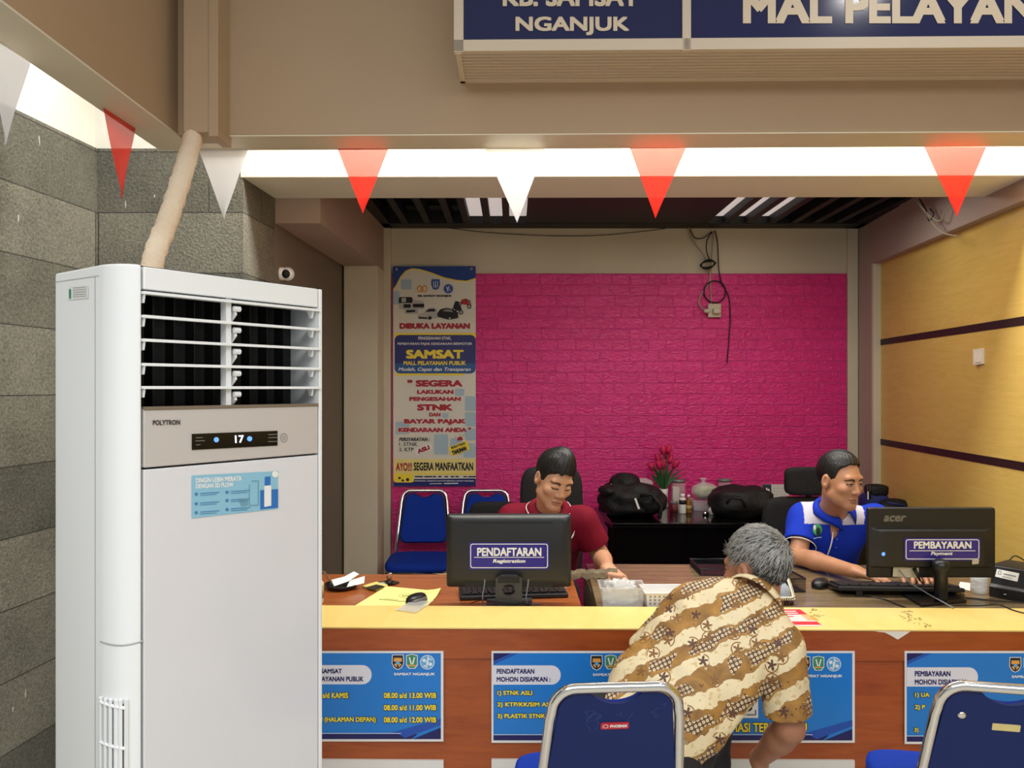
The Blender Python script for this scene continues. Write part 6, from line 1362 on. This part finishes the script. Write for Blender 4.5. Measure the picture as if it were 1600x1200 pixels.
tor = [(0.05, 0, 0, .165, .12, .13), (0.38, 0, 0.0, .165, .115, .17), (0.72, 0, -.0, .175, .11, .16)]
p1, T1 = person('young man in maroon shirt with white collar piping, seated looking down at a paper', J, (198, 146, 112), flat((112, 12, 34)), m_trous, dict(L=hl, R=hr), tor, hems=(0.62, 0.62), sleeve_r=(0.066, 0.068), k=0.95)
gy = [-.13, -.06, -.03, -.012, .012, .026, .036, .05, .07, .085, .12]; gz = [-.075, -.06, -.03, .012, -.0, .0, .03, .052, .066, .066, .062]
lo, hi = h1.c-V(.16, .16, .16), h1.c+V(.16, .16, .17)
hf = hair_field(h1, lo, hi, gy, gz, 0.007, 0.0025, 2, (0.0, 0.01, 0.032), 0.0014, 0.96); hf.mesh('hair', m_hair, p1)
m_maroon = M('maroon_cloth', (112, 12, 34), 0.8, spec=0.18, bump=(500, 0.08)); m_piping = M('white_piping', (232, 226, 216), 0.6)
ax1 = (h1(0, -.02, -.05)-J['neck']).normalized()
collar(SH[p1.name], h1, J['neck']+ax1*0.012, ax1+V(0, 0.25, 0.5), V(0.2, -1, -0.1), 0.058, m_maroon, m_piping, gap=0.40, fall=0.024, flare=0.03, tip=0.05)
def swoosh(par, pts, r, mat, name): MB().tube(pts, r, 6).build(name, mat, par, smooth=True)
k = MB(); cpl = Plane(P(895, 835, 3.385), (0, 1, 0)); cm_ = lambda x, y, o: cpl.hit(x, y, o); shape(k, [(892.5, 840), (898, 829), (896.5, 836), (893.5, 841.5)], cm_, 0); k.build('chest_emblem', m_ink_white, SH[p1.name], solid=0.002)
# the creased paper strip he holds
mb = MB(); n = 24; vs = []
for i in range(n+1):
    x = 893-18+(965-875)*i/n; y = 892-5*(i/n)+1.5*math.sin(i*i*0.37); Y_ = 3.215+0.004*math.sin(i*0.8); vs += [P(x, y, Y_), P(x, y+6, Y_-0.003), P(x, y+14+1.6*math.sin(i*i*0.53), Y_-0.002)]
mb.add(vs, [(i*3+j, i*3+j+1, (i+1)*3+j+1, (i+1)*3+j) for i in range(n) for j in (0, 1)])
tag(mb.build('paper_strip', M('grey_brown_paper', (168, 152, 122), 0.7, noise=(60, (132, 118, 92), 0.5)), None, solid=0.0008), 'crumpled grey-brown strip of paper held by the clerk in maroon', 'paper')

# ---- clerk in blue
h2 = Frame(P(1312, 751, 3.42), (0.46, -0.86, -0.14), (0.0, 0.06, 1))
J = dict(head=h2, neck=P(1302, 798, 3.58), pelvis=V(1.50, 3.86, 0.575), shR=P(1256, 809, 3.66), shL=P(1368, 811, 3.60),
         elR=P(1247, 869, 3.54), elL=V(1.80, 3.40, 0.82), wrR=P(1337, 893, 3.23), wrL=V(1.68, 3.20, 0.822), knee=[V(1.40, 3.36, 0.5), V(1.62, 3.36, 0.5)], ankle=[V(1.40, 3.35, 0.09), V(1.62, 3.35, 0.09)], toe=V(0, -1, 0), vneck=0.09)
hr = (J['wrR'], V(0.55, -0.72, -0.08), V(0.12, 0.1, 1), -1, 0.3, (0.12, 0.28, 0.3), 0.98, 0.35)
hl = (J['wrL'], V(-0.2, -0.75, -0.10), V(0, 0, 1), 1, 0.3, (0.12, 0.28, 0.3), 0.98, 0.3)
GREY = np.array(lin((196, 192, 204))); BLUE = np.array(lin((22, 52, 176)))
def blue_shirt(T_, J):
    def fn(v):
        q = T_.loc(v); x, y, z = q[:, 0], q[:, 1], q[:, 2]; col = np.tile(BLUE, (len(v), 1))
        dl = np.minimum(np.abs(x-0.128), np.abs(x+0.128)); m = (np.abs(x) < 0.132) & (v[:, 2] > 0.943); col[m] = GREY; return col
    return fn
tor = [(0.05, 0, 0.01, .175, .135, .13), (0.38, 0, 0.01, .17, .125, .17), (0.70, 0, .0, .18, .115, .17)]
p2, T2 = person('man in a blue and grey short-sleeved shirt, seated and typing at the monitor', J, (186, 132, 98), blue_shirt, m_trous, dict(L=hl, R=hr), tor, hems=(0.7, 0.6), sleeve_r=(0.068, 0.072), open_eye=0.0042, k=1.0)
gy = [-.13, -.06, -.03, -.012, .012, .026, .034, .046, .066, .08, .12]; gz = [-.07, -.055, -.03, .016, .004, .01, .052, .074, .088, .092, .09]
hf = hair_field(h2, h2.c-V(.16, .16, .16), h2.c+V(.16, .16, .17), gy, gz, 0.004, 0.0025, 5, (0.0, -.005, 0.01), 0.001, 1.0); hf.mesh('hair', m_hair, p2)
m_bluecl = M('royal_blue_cloth', (22, 52, 176), 0.8, spec=0.18, bump=(500, 0.08))
ax2 = (h2(0, -.02, -.05)-J['neck']).normalized()
collar(SH[p2.name], h2, J['neck']+ax2*0.012, ax2+V(0, 0.2, 0.5), V(0.35, -1, -0.1), 0.060, m_bluecl, None, gap=0.38, tip=0.045, fall=0.03, flare=0.022)
def on_front(mesh_obj, X, z, o=0.003):
    """point on the shirt's front at a world x and height"""
    me = mesh_obj.data; o0 = ORI[mesh_obj.as_pointer()]; n = len(me.vertices); a = np.empty(n*3, np.float32); me.vertices.foreach_get('co', a); v = a.reshape(-1, 3)+np.array(o0)
    w = (v[:, 0]-X)**2+(v[:, 2]-z)**2; m = np.where(w < 0.008**2)[0]
    if not len(m): m = np.argsort(w)[:5]
    return V(X, float(v[m, 1].min())-o, z)
shirt2 = SH[p2.name]
MB().tube([on_front(shirt2, 1.485-0.02*i/11, 0.975-0.19*i/11) for i in range(12)], 0.0035, 6).build('placket_piping', m_piping, shirt2, smooth=True)
bt_ = MB()
for z in (0.915, 0.875, 0.835): bt_.sell(on_front(shirt2, 1.495, z, 0.001), (0.005, 0.005, 0.005), (1, 1), None, 8, 6)
bt_.build('buttons', M('button_blue', (60, 90, 190), 0.4), shirt2, smooth=True)
def patch(name, cx, cz, rx, rz, mat, o, n=16):
    lg = MB(); c0 = [on_front(shirt2, cx+rx*math.cos(a), cz+rz*math.sin(a), o) for a in [2*PI*i/n for i in range(n)]]; lg.add([on_front(shirt2, cx, cz, o+0.001)]+c0, [(0, i+1, (i+1) % n+1) for i in range(n)]); lg.build(name, mat, shirt2)
patch('chest_emblem', 1.408, 0.918, 0.022, 0.027, M('emblem_leaf', (70, 160, 90), 0.5), 0.003)
patch('chest_emblem_dark', 1.412, 0.91, 0.010, 0.02, M('emblem_forest', (14, 54, 40), 0.5), 0.006)
patch('chest_emblem_light', 1.397, 0.928, 0.006, 0.012, m_ink_white, 0.006)
lg = MB(); lg.tube([on_front(shirt2, 1.385+0.045*i/6, 0.882, 0.0015) for i in range(7)], 0.0024, 5); lg.build('chest_lettering', m_ink_pale, shirt2)
d = (J['elR']-J['shR']).normalized(); e = J['shR'].lerp(J['elR'], 0.7)+d*0.007; uu = d.orthogonal().normalized(); ww = d.cross(uu)
MB().tube([e+(uu*math.cos(a)+ww*math.sin(a))*0.072 for a in [2*PI*i/28 for i in range(28)]], 0.0024, 6, closed=True).build('sleeve_piping', m_piping, shirt2, smooth=True)

# ---- customer in batik
def batik_mat():
    m = M('batik_cloth', (220, 200, 160), 0.62); nt, b = nodes(m)
    tc = nt.nodes.new('ShaderNodeTexCoord'); sp = nt.nodes.new('ShaderNodeSeparateXYZ'); nt.links.new(tc.outputs['Object'], sp.inputs[0]); X, Y, Z = sp.outputs
    def noise(sc, det=3, dist=0.0, w=None):
        n = nt.nodes.new('ShaderNodeTexNoise'); n.inputs['Scale'].default_value = sc; n.inputs['Detail'].default_value = det; n.inputs['Distortion'].default_value = dist; nt.links.new(w or tc.outputs['Object'], n.inputs['Vector']); return n.outputs[0]
    add = lambda a, b_: math_node(nt, 'ADD', a, b_); mul = lambda a, b_: math_node(nt, 'MULTIPLY', a, b_)
    s_ = add(add(mul(X, -0.42), mul(Z, 0.8)), mul(Y, 0.5)); t_ = add(mul(X, 0.9), mul(Z, 0.42))
    cb = nt.nodes.new('ShaderNodeCombineXYZ'); nt.links.new(t_, cb.inputs[0]); nt.links.new(s_, cb.inputs[1]); uv = cb.outputs[0]
    wob = add(mul(add(noise(9, 2), -0.5), 0.05), mul(add(noise(34, 2), -0.5), 0.018))
    ph = mul(add(s_, wob), 2*PI/0.085); band = add(math_node(nt, 'SINE', ph), mul(add(noise(17, 3, 0.6), -0.5), 2.6))
    gold = math_node(nt, 'GREATER_THAN', band, -0.12)
    shade = nt.nodes.new('ShaderNodeMapRange'); nt.links.new(noise(13, 4, 0.5), shade.inputs[0]); shade.inputs[1].default_value = 0.35; shade.inputs[2].default_value = 0.65
    gcol = mix_col(nt, shade.outputs[0], lin((188, 138, 66))+(1,), lin((136, 98, 48))+(1,))
    ccol = mix_col(nt, math_node(nt, 'GREATER_THAN', noise(70, 2), 0.62), lin((232, 214, 174))+(1,), lin((212, 186, 134))+(1,))
    c = mix_col(nt, gold, ccol, gcol)
    # dotted grounds inside the gold bands
    vo = nt.nodes.new('ShaderNodeTexVoronoi'); vo.inputs['Scale'].default_value = 86; vo.inputs['Randomness'].default_value = 0.12; nt.links.new(uv, vo.inputs['Vector']); vo.voronoi_dimensions = '2D'
    patch = math_node(nt, 'GREATER_THAN', noise(10, 1, 0.3), 0.5); core = math_node(nt, 'GREATER_THAN', band, 0.35); pm = mul(patch, core)
    c = mix_col(nt, pm, c, lin((96, 70, 56))+(1,)); dot = math_node(nt, 'LESS_THAN', vo.outputs['Distance'], 0.36); c = mix_col(nt, mul(pm, dot), c, lin((228, 208, 166))+(1,))
    dot2 = math_node(nt, 'LESS_THAN', vo.outputs['Distance'], 0.12); c = mix_col(nt, mul(pm, dot2), c, lin((150, 110, 70))+(1,))
    # flower and tendril motifs near the band edges
    v2 = nt.nodes.new('ShaderNodeTexVoronoi'); v2.voronoi_dimensions = '2D'; v2.inputs['Scale'].default_value = 19; nt.links.new(uv, v2.inputs['Vector'])
    sv = nt.nodes.new('ShaderNodeVectorMath'); sv.operation = 'SUBTRACT'; nt.links.new(uv, sv.inputs[0]); nt.links.new(v2.outputs['Position'], sv.inputs[1]); s3 = nt.nodes.new('ShaderNodeSeparateXYZ'); nt.links.new(sv.outputs[0], s3.inputs[0])
    ang = math_node(nt, 'ARCTAN2', s3.outputs[1], s3.outputs[0]); dist = mul(v2.outputs['Distance'], 1.0)
    pet = add(mul(math_node(nt, 'SINE', add(mul(ang, 5.0), mul(noise(40, 1), 6))), 0.09), 0.19); fl_ = math_node(nt, 'LESS_THAN', dist, pet)
    sep = nt.nodes.new('ShaderNodeSeparateColor'); nt.links.new(v2.outputs['Color'], sep.inputs[0]); on = math_node(nt, 'GREATER_THAN', sep.outputs[0], 0.5); fm = mul(fl_, on)
    fcol = mix_col(nt, math_node(nt, 'GREATER_THAN', sep.outputs[1], 0.5), lin((94, 62, 50))+(1,), lin((132, 92, 48))+(1,)); c = mix_col(nt, fm, c, fcol)
    ring_ = mul(mul(math_node(nt, 'LESS_THAN', math_node(nt, 'ABSOLUTE', add(dist, -0.34)), 0.032), math_node(nt, 'GREATER_THAN', math_node(nt, 'SINE', add(ang, mul(sep.outputs[2], 6.0))), -0.45)), on)
    c = mix_col(nt, ring_, c, lin((146, 104, 56))+(1,))
    edge_ = math_node(nt, 'LESS_THAN', math_node(nt, 'ABSOLUTE', add(band, add(0.12, mul(add(noise(45, 2), -0.5), 0.5)))), 0.05); c = mix_col(nt, mul(edge_, 0.7), c, lin((120, 80, 44))+(1,))
    v3 = math_node(nt, 'GREATER_THAN', noise(55, 2, 1.0), 0.68); c = mix_col(nt, mul(v3, gold), c, lin((88, 58, 40))+(1,))
    nt.links.new(c, b.inputs['Base Color'])
    n2 = nt.nodes.new('ShaderNodeTexNoise'); n2.inputs['Scale'].default_value = 9; n2.inputs['Detail'].default_value = 3; n2.inputs['Distortion'].default_value = 0.6; mp = nt.nodes.new('ShaderNodeMapping'); mp.inputs['Scale'].default_value = (1.6, 1, 0.9); mp.inputs['Rotation'].default_value = (0, 0.7, 0); nt.links.new(tc.outputs['Object'], mp.inputs[0]); nt.links.new(mp.outputs[0], n2.inputs['Vector'])
    bp = nt.nodes.new('ShaderNodeBump'); bp.inputs['Strength'].default_value = 0.35; bp.inputs['Distance'].default_value = 0.03; nt.links.new(n2.outputs[0], bp.inputs['Height']); nt.links.new(bp.outputs[0], b.inputs['Normal']); return m
m_batik = batik_mat()
h3 = Frame(P(1181, 893, 2.33), (-0.60, 0.80, -0.14), (0.08, 0.06, 1))
J = dict(head=h3, neck=P(1179, 936, 2.28), pelvis=V(0.335, 2.10, 0.575), shL=P(1080, 955, 2.29), shR=P(1217, 1010, 2.19),
         elL=P(990, 1045, 2.38), elR=P(1234, 1138, 2.19), wrL=V(0.60, 2.52, 0.72), wrR=P(1186, 1186, 2.34), knee=[V(0.62, 2.42, 0.5), V(0.42, 2.46, 0.5)], ankle=[V(0.62, 2.36, 0.09), V(0.42, 2.38, 0.09)], toe=V(0.2, 0.9, 0))
hl = (J['wrL'], V(0.8, 0.05, 0.15), V(0, -0.3, 1), -1, 0.0, (0.3, 0.4, 0.3), 0.95, 0.3)
hr = (J['wrR'], V(0.25, 0.35, -0.6), V(0.5, -0.6, 0.4), 1, 0.0, (0.3, 0.5, 0.4), 0.95, 0.3)
tor = [(0.0, 0.0, 0.0, .165, .15, .12), (0.28, -0.01, .0, .175, .14, .16), (0.55, -0.012, 0.0, .182, .125, .17), (0.80, 0.0, 0.0, .165, .11, .13)]
p3, T3 = person('grey-haired man in gold and cream batik shirt leaning on the counter', J, (164, 112, 84), None, m_trous, dict(L=hl, R=hr), tor, res=0.003, face=True, open_eye=0.004, hems=(0.72, 0.76), sleeve_r=(0.07, 0.069), shirt_mat=m_batik, ripple=(0.006, 9), smooth_sh=0.06, k=1.0)
ax3 = (h3(0, -.02, -.05)-J['neck']).normalized()
collar(SH[p3.name], h3, J['neck']-ax3*0.012, ax3, h3.f, 0.062, m_batik, None, gap=0.4, tip=0.05, hgt=0.035, fall=0.036, flare=0.02)
gy = [-.13, -.09, -.05, -.038, -.03, .006, .014, .034, .05, .07, .09, .12]; gz = [-.13, -.128, -.10, .0, .032, .03, .0, .035, .056, .07, .075, .075]
m_grey = M('grey_hair', (84, 82, 79), 0.5, noise=(38, (58, 56, 54), 0.5), bump=(120, 0.6))
hf = hair_field(h3, h3.c-V(.17, .17, .17), h3.c+V(.17, .17, .18), gy, gz, 0.003, 0.003, 8, (0, -.01, 0.008), 0.0025, 0.98); ho = hf.mesh('hair', m_grey, p3)
# strands lying over the cap, turning round a crown whorl
me = ho.data; n = len(me.vertices); a = np.empty(n*3, np.float32); me.vertices.foreach_get('co', a); vv = a.reshape(-1, 3)+np.array(ORI[ho.as_pointer()]); me.vertices.foreach_get('normal', a); nn_ = a.reshape(-1, 3)
rs = np.random.RandomState(5); pick = rs.choice(n, 7000); whorl = np.array(h3(0.02, -.085, .075)); k = MB(); hm = [[], []]
vsl = []; fsl = []; ml = []
hc = np.array(h3.c)
for i in pick:
    p = vv[i]; lz = h3.loc(p[None])[0]
    if abs(lz[0]) > .058 and lz[1] > -.05 and lz[2] < .025: continue
    nr = nn_[i]; tl_ = (p-whorl); tl_ -= nr*(tl_@nr); L = np.linalg.norm(tl_); 
    if L < 1e-4: continue
    tl_ /= L; sw = np.cross(nr, tl_); dr = tl_*0.85+sw*(0.55*math.exp(-L/0.06))+np.array([0, 0, -0.35])*(1 if L > 0.07 else 0)+rs.randn(3)*0.12; dr -= nr*(dr@nr); dr /= np.linalg.norm(dr)
    ln = rs.uniform(0.014, 0.03); side = np.cross(dr, nr)*rs.uniform(0.0006, 0.0011); lift = rs.uniform(0.0004, 0.0034); b0 = len(vsl)
    for s_, wd in ((0, 1), (0.5, 0.9), (1, 0.15)):
        q = p+dr*ln*s_+nr*(0.0012+lift*s_-0.006*s_*s_*(ln/0.03)); vsl += [V(*(q-side*wd)), V(*(q+nr*0.0006)), V(*(q+side*wd))]
    for s_ in (0, 1):
        for j in (0, 1): fsl.append((b0+s_*3+j, b0+s_*3+j+1, b0+s_*3+4+j, b0+s_*3+3+j)); 
    pw = 0.45+0.4*min(1, max(0, (lz[2]-.0)/.06))-0.33*min(1, max(0, (-lz[2])/.05)); ml += [int(rs.rand() > pw)]*4
k.v = vsl; k.f = fsl; k.m = ml
so = k.build('hair_strands', [M('silver_strand', (162, 160, 154), 0.4), M('dark_strand', (56, 55, 54), 0.45)], ho, smooth=True); so['kind'] = 'stuff'
